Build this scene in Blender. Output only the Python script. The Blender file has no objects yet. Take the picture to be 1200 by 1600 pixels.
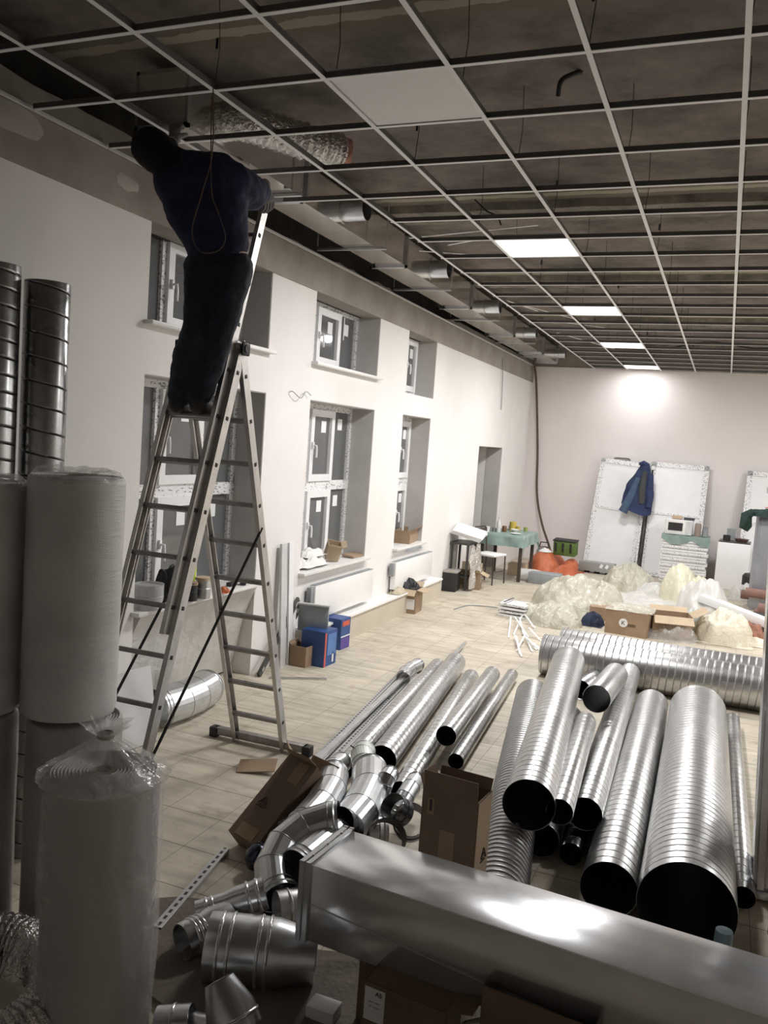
import bpy, bmesh, math, random
from mathutils import Vector, Matrix, Euler, noise
from math import pi, sin, cos, radians as R
random.seed(7)
sc = bpy.context.scene
COL = sc.collection

# ------------------------------------------------------------------ camera, world, exposure
CAM = Vector((3.667, 0.0, 2.12)); FPX = 1313.7; PIT, YAW, ROL = -.0848, -.3815, .0714
_f = Vector((sin(YAW)*cos(PIT), cos(YAW)*cos(PIT), sin(PIT)))
_r0 = Vector((cos(YAW), -sin(YAW), 0)); _u0 = _r0.cross(_f)
_r = cos(ROL)*_r0 + sin(ROL)*_u0; _u = -sin(ROL)*_r0 + cos(ROL)*_u0
cam = bpy.data.cameras.new('camera'); co = bpy.data.objects.new('camera', cam); COL.objects.link(co)
co.matrix_world = Matrix(((_r.x, _u.x, -_f.x, CAM.x), (_r.y, _u.y, -_f.y, CAM.y), (_r.z, _u.z, -_f.z, CAM.z), (0, 0, 0, 1)))
cam.sensor_fit = 'VERTICAL'; cam.sensor_height = 32.0; cam.lens = FPX/1600*32.0; cam.clip_start = .05
sc.camera = co
w = bpy.data.worlds.new('night'); sc.world = w; w.use_nodes = True
w.node_tree.nodes['Background'].inputs[0].default_value = (.016, .018, .024, 1)
w.node_tree.nodes['Background'].inputs[1].default_value = 1.0
vs = sc.view_settings; vs.view_transform = 'Standard'; vs.look = 'None'; vs.gamma = 1; vs.use_curve_mapping = False
vs.exposure = 0.28
LAMP_W = 72.0          # watts per ceiling panel
GZ = 3.757             # height of the suspended grid
BACK = 16.45           # back wall
SLAB = 4.2

def at(px, py, z=0.0):
    "where the line of sight through a photo pixel meets the level z"
    d = _r*((px-600)/FPX) + _u*((800-py)/FPX) + _f
    return CAM + d*((z-CAM.z)/d.z)
def aty(px, py, Y):
    d = _r*((px-600)/FPX) + _u*((800-py)/FPX) + _f
    return CAM + d*((Y-CAM.y)/d.y)
def atx(px, py, X=0.0):
    d = _r*((px-600)/FPX) + _u*((800-py)/FPX) + _f
    return CAM + d*((X-CAM.x)/d.x)

# ------------------------------------------------------------------ materials
def _n(nt, t, **k):
    n = nt.nodes.new(t)
    for a, b in k.items(): setattr(n, a, b)
    return n
MATS = {}
def mat(name, col, rough=.6, metal=0., var=.08, vscale=6., bump=.0, bscale=40., spec=.5, col2=None, trans=0., alpha=1., coat=0., emit=None, contrast=(.35, .65), sheen=0.):
    if name in MATS: return MATS[name]
    m = bpy.data.materials.new(name); m.use_nodes = True; nt = m.node_tree; b = nt.nodes['Principled BSDF']
    tc = _n(nt, 'ShaderNodeTexCoord'); no = _n(nt, 'ShaderNodeTexNoise'); no.inputs['Scale'].default_value = vscale; no.inputs['Detail'].default_value = 5; no.inputs['Roughness'].default_value = .6
    nt.links.new(tc.outputs['Object'], no.inputs['Vector'])
    cr = _n(nt, 'ShaderNodeValToRGB'); cr.color_ramp.elements[0].position = contrast[0]; cr.color_ramp.elements[1].position = contrast[1]
    c2 = col2 or tuple(min(1, c*(1+var)) for c in col); c1 = col if col2 else tuple(c*(1-var) for c in col)
    cr.color_ramp.elements[0].color = (*c1, 1); cr.color_ramp.elements[1].color = (*c2, 1)
    nt.links.new(no.outputs['Fac'], cr.inputs['Fac']); nt.links.new(cr.outputs['Color'], b.inputs['Base Color'])
    b.inputs['Roughness'].default_value = rough; b.inputs['Metallic'].default_value = metal
    b.inputs['Specular IOR Level'].default_value = spec; b.inputs['Transmission Weight'].default_value = trans; b.inputs['Alpha'].default_value = alpha
    b.inputs['Coat Weight'].default_value = coat; b.inputs['Sheen Weight'].default_value = sheen
    if bump:
        n2 = _n(nt, 'ShaderNodeTexNoise'); n2.inputs['Scale'].default_value = bscale; n2.inputs['Detail'].default_value = 4
        nt.links.new(tc.outputs['Object'], n2.inputs['Vector'])
        bp = _n(nt, 'ShaderNodeBump'); bp.inputs['Strength'].default_value = bump; bp.inputs['Distance'].default_value = .02
        nt.links.new(n2.outputs['Fac'], bp.inputs['Height']); nt.links.new(bp.outputs['Normal'], b.inputs['Normal'])
    if emit:
        b.inputs['Emission Color'].default_value = (*emit[0], 1); b.inputs['Emission Strength'].default_value = emit[1]
    MATS[name] = m; return m
def math_(nt, op, a, b=None, c=None):
    n = _n(nt, 'ShaderNodeMath', operation=op)
    for i, v in enumerate((a, b, c)):
        if v is None: continue
        if isinstance(v, (int, float)): n.inputs[i].default_value = v
        else: nt.links.new(v, n.inputs[i])
    return n.outputs[0]

def spiral_mat(name, col, pitch, rough=.3, seam=.09, dark=.45, ribs=0, dist=.006, rvar=.1):
    m = bpy.data.materials.new(name); m.use_nodes = True; nt = m.node_tree; b = nt.nodes['Principled BSDF']
    tc = _n(nt, 'ShaderNodeTexCoord'); sp = _n(nt, 'ShaderNodeSeparateXYZ'); nt.links.new(tc.outputs['Object'], sp.inputs[0])
    ang = math_(nt, 'DIVIDE', math_(nt, 'ARCTAN2', sp.outputs[1], sp.outputs[0]), 2*pi)
    ph = math_(nt, 'FRACT', math_(nt, 'ADD', math_(nt, 'DIVIDE', sp.outputs[2], pitch), ang))
    d = math_(nt, 'ABSOLUTE', math_(nt, 'SUBTRACT', ph, .5))                     # .5 at seam .. 0
    ridge = math_(nt, 'SMOOTH_MIN', math_(nt, 'MULTIPLY', math_(nt, 'SUBTRACT', .5, d), 1/seam), 1.0, .3)   # 0 at seam, 1 away
    h = ridge
    if ribs:
        rb = math_(nt, 'SINE', math_(nt, 'MULTIPLY', ph, 2*pi*ribs)); h = math_(nt, 'ADD', ridge, math_(nt, 'MULTIPLY', rb, .35))
    no = _n(nt, 'ShaderNodeTexNoise'); no.inputs['Scale'].default_value = 5; no.inputs['Detail'].default_value = 6
    nt.links.new(tc.outputs['Object'], no.inputs['Vector'])
    vo = _n(nt, 'ShaderNodeTexVoronoi'); vo.inputs['Scale'].default_value = 45; nt.links.new(tc.outputs['Object'], vo.inputs['Vector'])
    mx = _n(nt, 'ShaderNodeMix', data_type='RGBA'); mx.inputs[6].default_value = (*[c*dark for c in col], 1); mx.inputs[7].default_value = (*col, 1)
    nt.links.new(ridge, mx.inputs[0])
    m2 = _n(nt, 'ShaderNodeMix', data_type='RGBA', blend_type='MULTIPLY'); m2.inputs[0].default_value = .25
    nt.links.new(mx.outputs[2], m2.inputs[6]); nt.links.new(vo.outputs['Color'], m2.inputs[7])
    hs = _n(nt, 'ShaderNodeHueSaturation'); hs.inputs['Saturation'].default_value = .15; nt.links.new(m2.outputs[2], hs.inputs['Color'])
    nt.links.new(hs.outputs[0], b.inputs['Base Color'])
    b.inputs['Metallic'].default_value = 1
    nt.links.new(math_(nt, 'MULTIPLY_ADD', no.outputs['Fac'], rvar*2, rough-rvar), b.inputs['Roughness'])
    bp = _n(nt, 'ShaderNodeBump'); bp.inputs['Strength'].default_value = .7; bp.inputs['Distance'].default_value = dist
    nt.links.new(h, bp.inputs['Height']); nt.links.new(bp.outputs['Normal'], b.inputs['Normal'])
    MATS[name] = m; return m

def tile_mat():
    m = bpy.data.materials.new('floor_tiles'); m.use_nodes = True; nt = m.node_tree; b = nt.nodes['Principled BSDF']
    tc = _n(nt, 'ShaderNodeTexCoord'); sp = _n(nt, 'ShaderNodeSeparateXYZ'); nt.links.new(tc.outputs['Object'], sp.inputs[0])
    def line(o, off):
        f = math_(nt, 'FRACT', math_(nt, 'DIVIDE', math_(nt, 'SUBTRACT', o, off), .3333))
        return math_(nt, 'MINIMUM', f, math_(nt, 'SUBTRACT', 1.0, f))
    lx = line(sp.outputs[0], .975-10*.3333); ly = line(sp.outputs[1], 3.145-30*.3333)
    g = math_(nt, 'GREATER_THAN', math_(nt, 'MINIMUM', math_(nt, 'MULTIPLY', lx, 2.0), ly), .0085)
    n1 = _n(nt, 'ShaderNodeTexNoise'); n1.inputs['Scale'].default_value = 1.3; n1.inputs['Detail'].default_value = 8; n1.inputs['Roughness'].default_value = .65
    nt.links.new(tc.outputs['Object'], n1.inputs['Vector'])
    mp = _n(nt, 'ShaderNodeMapping'); mp.inputs['Scale'].default_value = (3, 16, 1); nt.links.new(tc.outputs['Object'], mp.inputs[0])
    n2 = _n(nt, 'ShaderNodeTexNoise'); n2.inputs['Scale'].default_value = 1.0; n2.inputs['Detail'].default_value = 5; nt.links.new(mp.outputs[0], n2.inputs['Vector'])
    cr = _n(nt, 'ShaderNodeValToRGB'); e = cr.color_ramp.elements; e[0].position = .34; e[0].color = (.38, .34, .275, 1); e[1].position = .60; e[1].color = (.64, .575, .465, 1)
    nt.links.new(math_(nt, 'MULTIPLY_ADD', n2.outputs['Fac'], .45, math_(nt, 'MULTIPLY', n1.outputs['Fac'], .55)), cr.inputs['Fac'])
    # dirt smears of their own shape
    n3 = _n(nt, 'ShaderNodeTexNoise'); n3.inputs['Scale'].default_value = 4.2; n3.inputs['Detail'].default_value = 9; n3.inputs['Roughness'].default_value = .7; nt.links.new(tc.outputs['Object'], n3.inputs['Vector'])
    c3 = _n(nt, 'ShaderNodeValToRGB'); c3.color_ramp.elements[0].position = .3; c3.color_ramp.elements[0].color = (.62, .59, .53, 1); c3.color_ramp.elements[1].position = .46
    c3.color_ramp.elements[1].color = (1, 1, 1, 1); nt.links.new(n3.outputs['Fac'], c3.inputs['Fac'])
    mu = _n(nt, 'ShaderNodeMix', data_type='RGBA', blend_type='MULTIPLY'); mu.inputs[0].default_value = 1; nt.links.new(cr.outputs[0], mu.inputs[6]); nt.links.new(c3.outputs[0], mu.inputs[7])
    mx = _n(nt, 'ShaderNodeMix', data_type='RGBA'); mx.inputs[6].default_value = (.16, .125, .085, 1); nt.links.new(g, mx.inputs[0]); nt.links.new(mu.outputs[2], mx.inputs[7])
    nt.links.new(mx.outputs[2], b.inputs['Base Color']); b.inputs['Roughness'].default_value = .52
    bp = _n(nt, 'ShaderNodeBump'); bp.inputs['Strength'].default_value = .4; bp.inputs['Distance'].default_value = .004; nt.links.new(g, bp.inputs['Height']); nt.links.new(bp.outputs['Normal'], b.inputs['Normal'])
    return m

def slab_mat():
    m = bpy.data.materials.new('raw_concrete_slab'); m.use_nodes = True; nt = m.node_tree; b = nt.nodes['Principled BSDF']
    tc = _n(nt, 'ShaderNodeTexCoord'); sp = _n(nt, 'ShaderNodeSeparateXYZ'); nt.links.new(tc.outputs['Object'], sp.inputs[0])
    n1 = _n(nt, 'ShaderNodeTexNoise'); n1.inputs['Scale'].default_value = 1.6; n1.inputs['Detail'].default_value = 9; n1.inputs['Roughness'].default_value = .68; nt.links.new(tc.outputs['Object'], n1.inputs['Vector'])
    cr = _n(nt, 'ShaderNodeValToRGB'); e = cr.color_ramp.elements; e[0].position = .33; e[0].color = (.075, .062, .053, 1); e[1].position = .68; e[1].color = (.25, .215, .19, 1)
    nt.links.new(n1.outputs['Fac'], cr.inputs['Fac'])
    # mortar joints between planks every 1.2 m, wavy
    n2 = _n(nt, 'ShaderNodeTexNoise'); n2.inputs['Scale'].default_value = 5; n2.inputs['Detail'].default_value = 6; nt.links.new(tc.outputs['Object'], n2.inputs['Vector'])
    yy = math_(nt, 'MULTIPLY_ADD', n2.outputs['Fac'], .10, sp.outputs[1])
    f = math_(nt, 'FRACT', math_(nt, 'DIVIDE', math_(nt, 'ADD', yy, 2.08), 3.03)); d = math_(nt, 'MINIMUM', f, math_(nt, 'SUBTRACT', 1.0, f))
    j = math_(nt, 'LESS_THAN', d, .013)
    halo = math_(nt, 'SMOOTH_MIN', math_(nt, 'MULTIPLY', d, 14), 1.0, .2)
    mx = _n(nt, 'ShaderNodeMix', data_type='RGBA'); nt.links.new(j, mx.inputs[0]); nt.links.new(cr.outputs[0], mx.inputs[6]); mx.inputs[7].default_value = (.30, .27, .21, 1)
    m3 = _n(nt, 'ShaderNodeMix', data_type='RGBA'); nt.links.new(halo, m3.inputs[0]); m3.inputs[6].default_value = (.17, .15, .105, 1); nt.links.new(mx.outputs[2], m3.inputs[7])
    m4 = _n(nt, 'ShaderNodeMix', data_type='RGBA'); nt.links.new(j, m4.inputs[0]); nt.links.new(m3.outputs[2], m4.inputs[6]); m4.inputs[7].default_value = (.34, .31, .24, 1)
    nt.links.new(m4.outputs[2], b.inputs['Base Color']); b.inputs['Roughness'].default_value = .92
    bp = _n(nt, 'ShaderNodeBump'); bp.inputs['Strength'].default_value = .6; bp.inputs['Distance'].default_value = .03; nt.links.new(n1.outputs['Fac'], bp.inputs['Height']); nt.links.new(bp.outputs['Normal'], b.inputs['Normal'])
    return m

def film_mat(name, col, clear=.4, rough=.25, bump=.5, bscale=18):
    "plastic film: partly see-through, glossy, crumpled"
    m = bpy.data.materials.new(name); m.use_nodes = True; nt = m.node_tree; b = nt.nodes['Principled BSDF']
    b.inputs['Base Color'].default_value = (*col, 1); b.inputs['Roughness'].default_value = rough; b.inputs['Specular IOR Level'].default_value = .7
    tc = _n(nt, 'ShaderNodeTexCoord'); n2 = _n(nt, 'ShaderNodeTexNoise'); n2.inputs['Scale'].default_value = bscale; n2.inputs['Detail'].default_value = 3; n2.inputs['Distortion'].default_value = .8
    nt.links.new(tc.outputs['Object'], n2.inputs['Vector'])
    bp = _n(nt, 'ShaderNodeBump'); bp.inputs['Strength'].default_value = bump; bp.inputs['Distance'].default_value = .03; nt.links.new(n2.outputs['Fac'], bp.inputs['Height']); nt.links.new(bp.outputs['Normal'], b.inputs['Normal'])
    if clear:
        tr = _n(nt, 'ShaderNodeBsdfTransparent'); tl = _n(nt, 'ShaderNodeBsdfTranslucent'); tl.inputs[0].default_value = (*col, 1)
        s1 = _n(nt, 'ShaderNodeMixShader'); s1.inputs[0].default_value = .2; nt.links.new(b.outputs[0], s1.inputs[1]); nt.links.new(tl.outputs[0], s1.inputs[2])
        s2 = _n(nt, 'ShaderNodeMixShader'); s2.inputs[0].default_value = clear; nt.links.new(s1.outputs[0], s2.inputs[1]); nt.links.new(tr.outputs[0], s2.inputs[2])
        nt.links.new(s2.outputs[0], nt.nodes['Material Output'].inputs[0])
    MATS[name] = m; return m

def bubble_mat(name, col):
    m = bpy.data.materials.new(name); m.use_nodes = True; nt = m.node_tree; b = nt.nodes['Principled BSDF']
    tc = _n(nt, 'ShaderNodeTexCoord'); sp = _n(nt, 'ShaderNodeSeparateXYZ'); nt.links.new(tc.outputs['Object'], sp.inputs[0])
    a = math_(nt, 'MULTIPLY', math_(nt, 'ARCTAN2', sp.outputs[1], sp.outputs[0]), .2)
    cb = _n(nt, 'ShaderNodeCombineXYZ'); nt.links.new(a, cb.inputs[0]); nt.links.new(sp.outputs[2], cb.inputs[1])
    vo = _n(nt, 'ShaderNodeTexVoronoi'); vo.inputs['Scale'].default_value = 165; vo.inputs['Randomness'].default_value = .25; nt.links.new(cb.outputs[0], vo.inputs['Vector'])
    no = _n(nt, 'ShaderNodeTexNoise'); no.inputs['Scale'].default_value = 3.5; no.inputs['Detail'].default_value = 6; nt.links.new(tc.outputs['Object'], no.inputs['Vector'])
    mp = _n(nt, 'ShaderNodeMapping'); mp.inputs['Scale'].default_value = (2, 2, 14); mp.inputs['Rotation'].default_value = (.2, .1, 0); nt.links.new(tc.outputs['Object'], mp.inputs[0])
    wr = _n(nt, 'ShaderNodeTexNoise'); wr.inputs['Scale'].default_value = 2.2; wr.inputs['Detail'].default_value = 5; wr.inputs['Distortion'].default_value = 1; nt.links.new(mp.outputs[0], wr.inputs['Vector'])
    cr = _n(nt, 'ShaderNodeValToRGB'); cr.color_ramp.elements[0].position = .3; cr.color_ramp.elements[1].position = .7
    cr.color_ramp.elements[0].color = (*[c*.72 for c in col], 1); cr.color_ramp.elements[1].color = (*col, 1); nt.links.new(no.outputs['Fac'], cr.inputs['Fac']); nt.links.new(cr.outputs[0], b.inputs['Base Color'])
    b.inputs['Roughness'].default_value = .33; b.inputs['Specular IOR Level'].default_value = .6
    h = math_(nt, 'MULTIPLY_ADD', wr.outputs['Fac'], 3.0, math_(nt, 'MULTIPLY', vo.outputs['Distance'], -1.1))
    bp = _n(nt, 'ShaderNodeBump'); bp.inputs['Strength'].default_value = .38; bp.inputs['Distance'].default_value = .006; nt.links.new(h, bp.inputs['Height']); nt.links.new(bp.outputs['Normal'], b.inputs['Normal'])
    MATS[name] = m; return m

def printed_mat(name, col, mark, scale=(30, 15, 42), thr=.585):
    "white profile under protective tape with a printed row of dashes"
    m = bpy.data.materials.new(name); m.use_nodes = True; nt = m.node_tree; b = nt.nodes['Principled BSDF']
    tc = _n(nt, 'ShaderNodeTexCoord'); mp = _n(nt, 'ShaderNodeMapping'); mp.inputs['Scale'].default_value = scale; nt.links.new(tc.outputs['Object'], mp.inputs[0])
    vo = _n(nt, 'ShaderNodeTexNoise'); vo.inputs['Scale'].default_value = 1.6; vo.inputs['Detail'].default_value = 2; nt.links.new(mp.outputs[0], vo.inputs['Vector'])
    g = math_(nt, 'GREATER_THAN', vo.outputs['Fac'], thr)
    mx = _n(nt, 'ShaderNodeMix', data_type='RGBA'); mx.inputs[6].default_value = (*col, 1); mx.inputs[7].default_value = (*mark, 1); nt.links.new(g, mx.inputs[0])
    nt.links.new(mx.outputs[2], b.inputs['Base Color']); b.inputs['Roughness'].default_value = .4
    MATS[name] = m; return m

M_WALL = mat('white_plaster', (.80, .775, .755), .9, var=.035, vscale=1.2, bump=.1, bscale=8)
M_WALLB = mat('white_plaster_back', (.78, .735, .72), .9, var=.03, vscale=.9, bump=.08, bscale=6)
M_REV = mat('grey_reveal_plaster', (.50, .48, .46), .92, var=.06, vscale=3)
M_CONC = mat('rough_concrete', (.20, .18, .155), .95, col2=(.36, .335, .295), vscale=3.2, bump=.7, bscale=14)
M_CONCD = mat('smooth_grey_concrete', (.27, .24, .21), .9, col2=(.36, .33, .295), vscale=2.0, bump=.25, bscale=9)
M_PATCH = mat('plaster_patch', (.42, .39, .36), .9, var=.1)
M_DARK = mat('dark_void', (.02, .02, .022), .95)
M_SLAB = slab_mat(); M_TILE = tile_mat()
M_GRID = mat('white_painted_steel', (.80, .79, .79), .4, var=.02)
M_GALV = mat('galvanised_sheet', (.64, .66, .68), .30, metal=1, var=.10, vscale=9, bump=.06, bscale=5)
M_GALVB = mat('bright_galvanised_sheet', (.70, .71, .73), .18, metal=.78, var=.05, vscale=7, bump=.06, bscale=4)
M_GALVD = mat('dull_galvanised_sheet', (.62, .62, .62), .42, metal=1, var=.12, vscale=7, bump=.05, bscale=5)
M_PANELM = mat('matt_zinc_sheet', (.93, .92, .91), .13, metal=1, var=.06, vscale=5, bump=.04, bscale=3)
M_ALU = mat('ladder_aluminium', (.58, .56, .54), .38, metal=1, var=.10, vscale=11, bump=.05)
M_RUNG = mat('worn_rung_aluminium', (.30, .285, .275), .5, metal=1, var=.15, vscale=20)
M_BLACK = mat('black_rubber', (.02, .02, .021), .6)
M_STRAP = mat('black_webbing', (.012, .012, .013), .8)
M_CARD = mat('brown_cardboard', (.33, .23, .15), .85, var=.10, vscale=5, bump=.06)
M_CARDD = mat('dark_brown_cardboard', (.20, .14, .10), .85, var=.12, vscale=5, bump=.06)
M_CARDL = mat('pale_cardboard', (.50, .39, .27), .85, var=.08, vscale=5)
M_INK = mat('dark_print', (.05, .035, .03), .8)
M_PAPER = mat('white_paper', (.80, .80, .80), .7, var=.03)
M_PVC = mat('white_pvc', (.84, .84, .85), .3, var=.02)
M_PVCP = printed_mat('white_pvc_with_printed_tape', (.82, .82, .83), (.30, .30, .31))
M_PVCF = printed_mat('white_panel_with_printed_film', (.84, .83, .83), (.50, .50, .51), (14, 14, 14), .62)
M_SINK = mat('white_laminate', (.78, .77, .75), .4, var=.03)
M_RAD = mat('white_enamel', (.88, .87, .86), .3, var=.01)
M_BEIGE = mat('beige_board', (.56, .50, .41), .6, var=.05, vscale=2)
M_GREYB = mat('grey_plastic', (.28, .30, .31), .45)
M_STICK = mat('sticker_white', (.86, .87, .88), .5, var=.01)
M_FILM = film_mat('cloudy_polythene', (.66, .63, .53), .15, .26, 1.0, 13)
M_FILMW = film_mat('white_polythene', (.80, .79, .76), .10, .3, .5, 8)
M_FILMC = film_mat('clear_polythene', (.92, .91, .89), .70, .12, .6, 14)
M_FOAM = film_mat('foam_wool_in_film', (.74, .69, .56), .0, .4, .6, 12)
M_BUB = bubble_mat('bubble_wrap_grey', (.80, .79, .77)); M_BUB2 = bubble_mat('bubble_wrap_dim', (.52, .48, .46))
M_FOIL = mat('crinkled_foil', (.72, .70, .68), .22, metal=1, var=.15, vscale=20, bump=1.0, bscale=45)
M_TEAL = mat('teal_oilcloth', (.24, .33, .305), .5, var=.12, vscale=8)
M_WOODD = mat('dark_wood', (.06, .045, .035), .5)
M_ORANGE = mat('orange_tarpaulin', (.52, .14, .06), .55, var=.15, vscale=9, bump=.6, bscale=12)
M_GREEN = mat('green_fabric', (.10, .16, .04), .8, var=.2, vscale=14)
M_BLUE = mat('blue_work_fabric', (.03, .045, .115), .85, var=.25, vscale=10)
M_BLUG = mat('grey_work_fabric', (.06, .063, .07), .85)
M_DGREEN = mat('dark_green_fabric', (.012, .035, .028), .85, var=.3, vscale=9)
M_REDC = mat('red_cloth', (.55, .17, .13), .8)
M_BROWNT = mat('brown_foam_pipe', (.24, .135, .11), .8, var=.1)
M_GLASS = mat('clear_glass', (.75, .82, .84), .08, trans=.9, var=.01)
M_YEL = mat('lime_plastic', (.55, .72, .04), .5)
M_TIN = mat('tin_can', (.6, .6, .58), .3, metal=1)
M_COPPER = mat('orange_rubber', (.5, .12, .04), .5)
M_SHIRT = mat('navy_jacket_cloth', (.010, .012, .045), .85, var=.3, vscale=9, bump=.5, bscale=14)
M_JEAN = mat('dark_blue_trouser_cloth', (.012, .015, .030), .85, var=.3, vscale=12, bump=.5, bscale=16)
M_HAT = mat('black_knit', (.006, .006, .007), .95)
M_GLOVE = mat('grey_work_glove', (.20, .19, .185), .8, var=.15, vscale=40)
M_SKIN = mat('skin', (.42, .25, .18), .55, var=.05)
M_WB_EYE = mat('eye_white', (.7, .7, .68), .3)
M_BOOT = mat('dark_boot_leather', (.022, .018, .016), .6, var=.3)
M_WIRE = mat('brown_cable', (.10, .06, .045), .6)
M_BLUEBOX = mat('blue_printed_carton', (.02, .06, .20), .5, col2=(.035, .10, .30), vscale=4)
M_BLUEL = mat('light_blue_print', (.10, .22, .50), .5, var=.2)
M_REDP = mat('red_print', (.60, .10, .06), .5)
M_VIOL = mat('violet_print', (.10, .06, .30), .5)
M_SACK = mat('white_woven_sack', (.80, .79, .77), .7, var=.05, vscale=30, bump=.3)
M_BRUSH = mat('terracotta_rag', (.30, .14, .09), .9, var=.3, vscale=12)

def window_glass():
    m = bpy.data.materials.new('night_window_pane'); m.use_nodes = True; nt = m.node_tree; b = nt.nodes['Principled BSDF']
    b.inputs['Base Color'].default_value = (.19, .195, .20, 1); b.inputs['Roughness'].default_value = .06; b.inputs['Specular IOR Level'].default_value = .9
    tr = _n(nt, 'ShaderNodeBsdfTransparent'); s = _n(nt, 'ShaderNodeMixShader'); s.inputs[0].default_value = .3
    nt.links.new(b.outputs[0], s.inputs[1]); nt.links.new(tr.outputs[0], s.inputs[2]); nt.links.new(s.outputs[0], nt.nodes['Material Output'].inputs[0]); return m
M_PANE = window_glass()

# ------------------------------------------------------------------ mesh building
class MB:
    def __init__(s): s.b = bmesh.new()
    def _x(s, vs, mtx):
        if mtx is not None: bmesh.ops.transform(s.b, matrix=mtx, verts=vs)
    def box(s, c, d, rot=(0, 0, 0), bev=0.0, m=None):
        r = bmesh.ops.create_cube(s.b, size=1.0); vs = r['verts']
        M_ = Matrix.Translation(c) @ Euler(rot).to_matrix().to_4x4() @ Matrix.Diagonal((*d, 1))
        bmesh.ops.transform(s.b, matrix=M_, verts=vs)
        if bev:
            es = list({e for v in vs for e in v.link_edges}); r2 = bmesh.ops.bevel(s.b, geom=es, offset=bev, segments=2, affect='EDGES', profile=.5); vs = list({v for f in r2['faces'] for v in f.verts} | {v for v in vs if v.is_valid})
        s._x(vs, m); return s
    def ring_surf(s, rings, closed=True, cap=(False, False), flip=False):
        vr = [[s.b.verts.new(p) for p in r] for r in rings]; n = len(vr[0])
        for a, b in zip(vr[:-1], vr[1:]):
            for i in range(n if closed else n-1):
                j = (i+1) % n
                f = [a[i], a[j], b[j], b[i]]
                if flip: f.reverse()
                try: s.b.faces.new(f)
                except ValueError: pass
        if cap[0]: s.b.faces.new(vr[0][::-1] if not flip else vr[0])
        if cap[1]: s.b.faces.new(vr[-1] if not flip else vr[-1][::-1])
        return vr
    def tube(s, pts, rad, n=12, cap=True, closed=False):
        pts = [Vector(p) for p in pts]
        if not hasattr(rad, '__len__'): rad = [rad]*len(pts)
        up = None; rings = []
        for i, p in enumerate(pts):
            a = pts[max(i-1, 0)]; c = pts[min(i+1, len(pts)-1)]
            t = (c-a).normalized()
            if up is None:
                up = t.orthogonal().normalized()
            else:
                up = (up - t*up.dot(t)).normalized()
            sd = t.cross(up)
            k = 1.0
            if 0 < i < len(pts)-1:
                h = (p-a).normalized().dot(t); k = 1/max(h, .5)
            rings.append([p + (up*cos(2*pi*j/n) + sd*sin(2*pi*j/n))*rad[i] for j in range(n)])
        s.ring_surf(rings, cap=(cap, cap)); return s
    def lathe(s, prof, n=24, m=None, wob=None):
        rings = []
        for (r, z) in prof:
            ring = []
            for j in range(n):
                a = 2*pi*j/n; rr = r*(1+(wob(a, z) if wob else 0)); ring.append(Vector((rr*cos(a), rr*sin(a), z)))
            rings.append(ring)
        k = len(s.b.verts); vr = s.ring_surf(rings); s._x([v for r in vr for v in r], m); return s
    def cyl(s, p0, p1, r, n=16, r2=None):
        return s.tube([p0, p1], [r, r if r2 is None else r2], n)
    def quad(s, *p):
        s.b.faces.new([s.b.verts.new(q) for q in p]); return s
    def grid(s, f, nu, nv, closed_u=False):
        vr = [[s.b.verts.new(f(i/nu, j/nv)) for i in range(nu + (0 if closed_u else 1))] for j in range(nv+1)]
        for a, b in zip(vr[:-1], vr[1:]):
            for i in range(len(a) if closed_u else len(a)-1):
                j = (i+1) % len(a); s.b.faces.new([a[i], a[j], b[j], b[i]])
        return s
    def build(s, name, m, parent=None, smooth=True, ang=32, loc=None, rot=None, solid=0):
        me = bpy.data.meshes.new(name); b = s.b
        bmesh.ops.recalc_face_normals(b, faces=b.faces)
        for f in b.faces: f.smooth = smooth
        if smooth:
            for e in b.edges:
                if len(e.link_faces) == 2 and e.calc_face_angle(0) > R(ang): e.smooth = False
        b.to_mesh(me); b.free(); me.materials.append(m)
        o = bpy.data.objects.new(name, me); COL.objects.link(o)
        if parent: o.parent = parent
        if loc is not None: o.location = loc
        if rot is not None: o.rotation_euler = rot
        if solid:
            md = o.modifiers.new('thickness', 'SOLIDIFY'); md.thickness = solid; md.offset = 0
            es = o.modifiers.new('crisp_rims', 'EDGE_SPLIT'); es.split_angle = R(50)
        return o
def tag(o, label, cat, group=None):
    o['label'] = label; o['category'] = cat
    if group: o['group'] = group
    return o
def thing(name, label, cat, loc=(0, 0, 0), rot=(0, 0, 0), group=None):
    o = bpy.data.objects.new(name, None); o.empty_display_size = .1; COL.objects.link(o); o.location = loc
    o.rotation_euler = rot if hasattr(rot, '__len__') else (0, 0, rot); return tag(o, label, cat, group)
def struct(o): o['kind'] = 'structure'; return o
def bx(name, m, c, d, parent=None, rot=(0, 0, 0), bev=0): return MB().box(c, d, rot, bev).build(name, m, parent)
def kids(o): return [c for c in COL.objects if c.parent == o]
def dup(o, label=None, loc=None, rot=None, parent=None, top=True):
    c = o.copy(); COL.objects.link(c)
    if parent is not None: c.parent = parent
    for k in kids(o):
        if k is not c: dup(k, parent=c, top=False)
    if top:
        if label: c['label'] = label
        if loc is not None: c.location = loc
        if rot is not None: c.rotation_euler = rot
    return c
def align(p0, p1):
    "euler that turns local z from p0 to p1"
    return (Vector(p1)-Vector(p0)).to_track_quat('Z', 'Y').to_euler()

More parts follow.
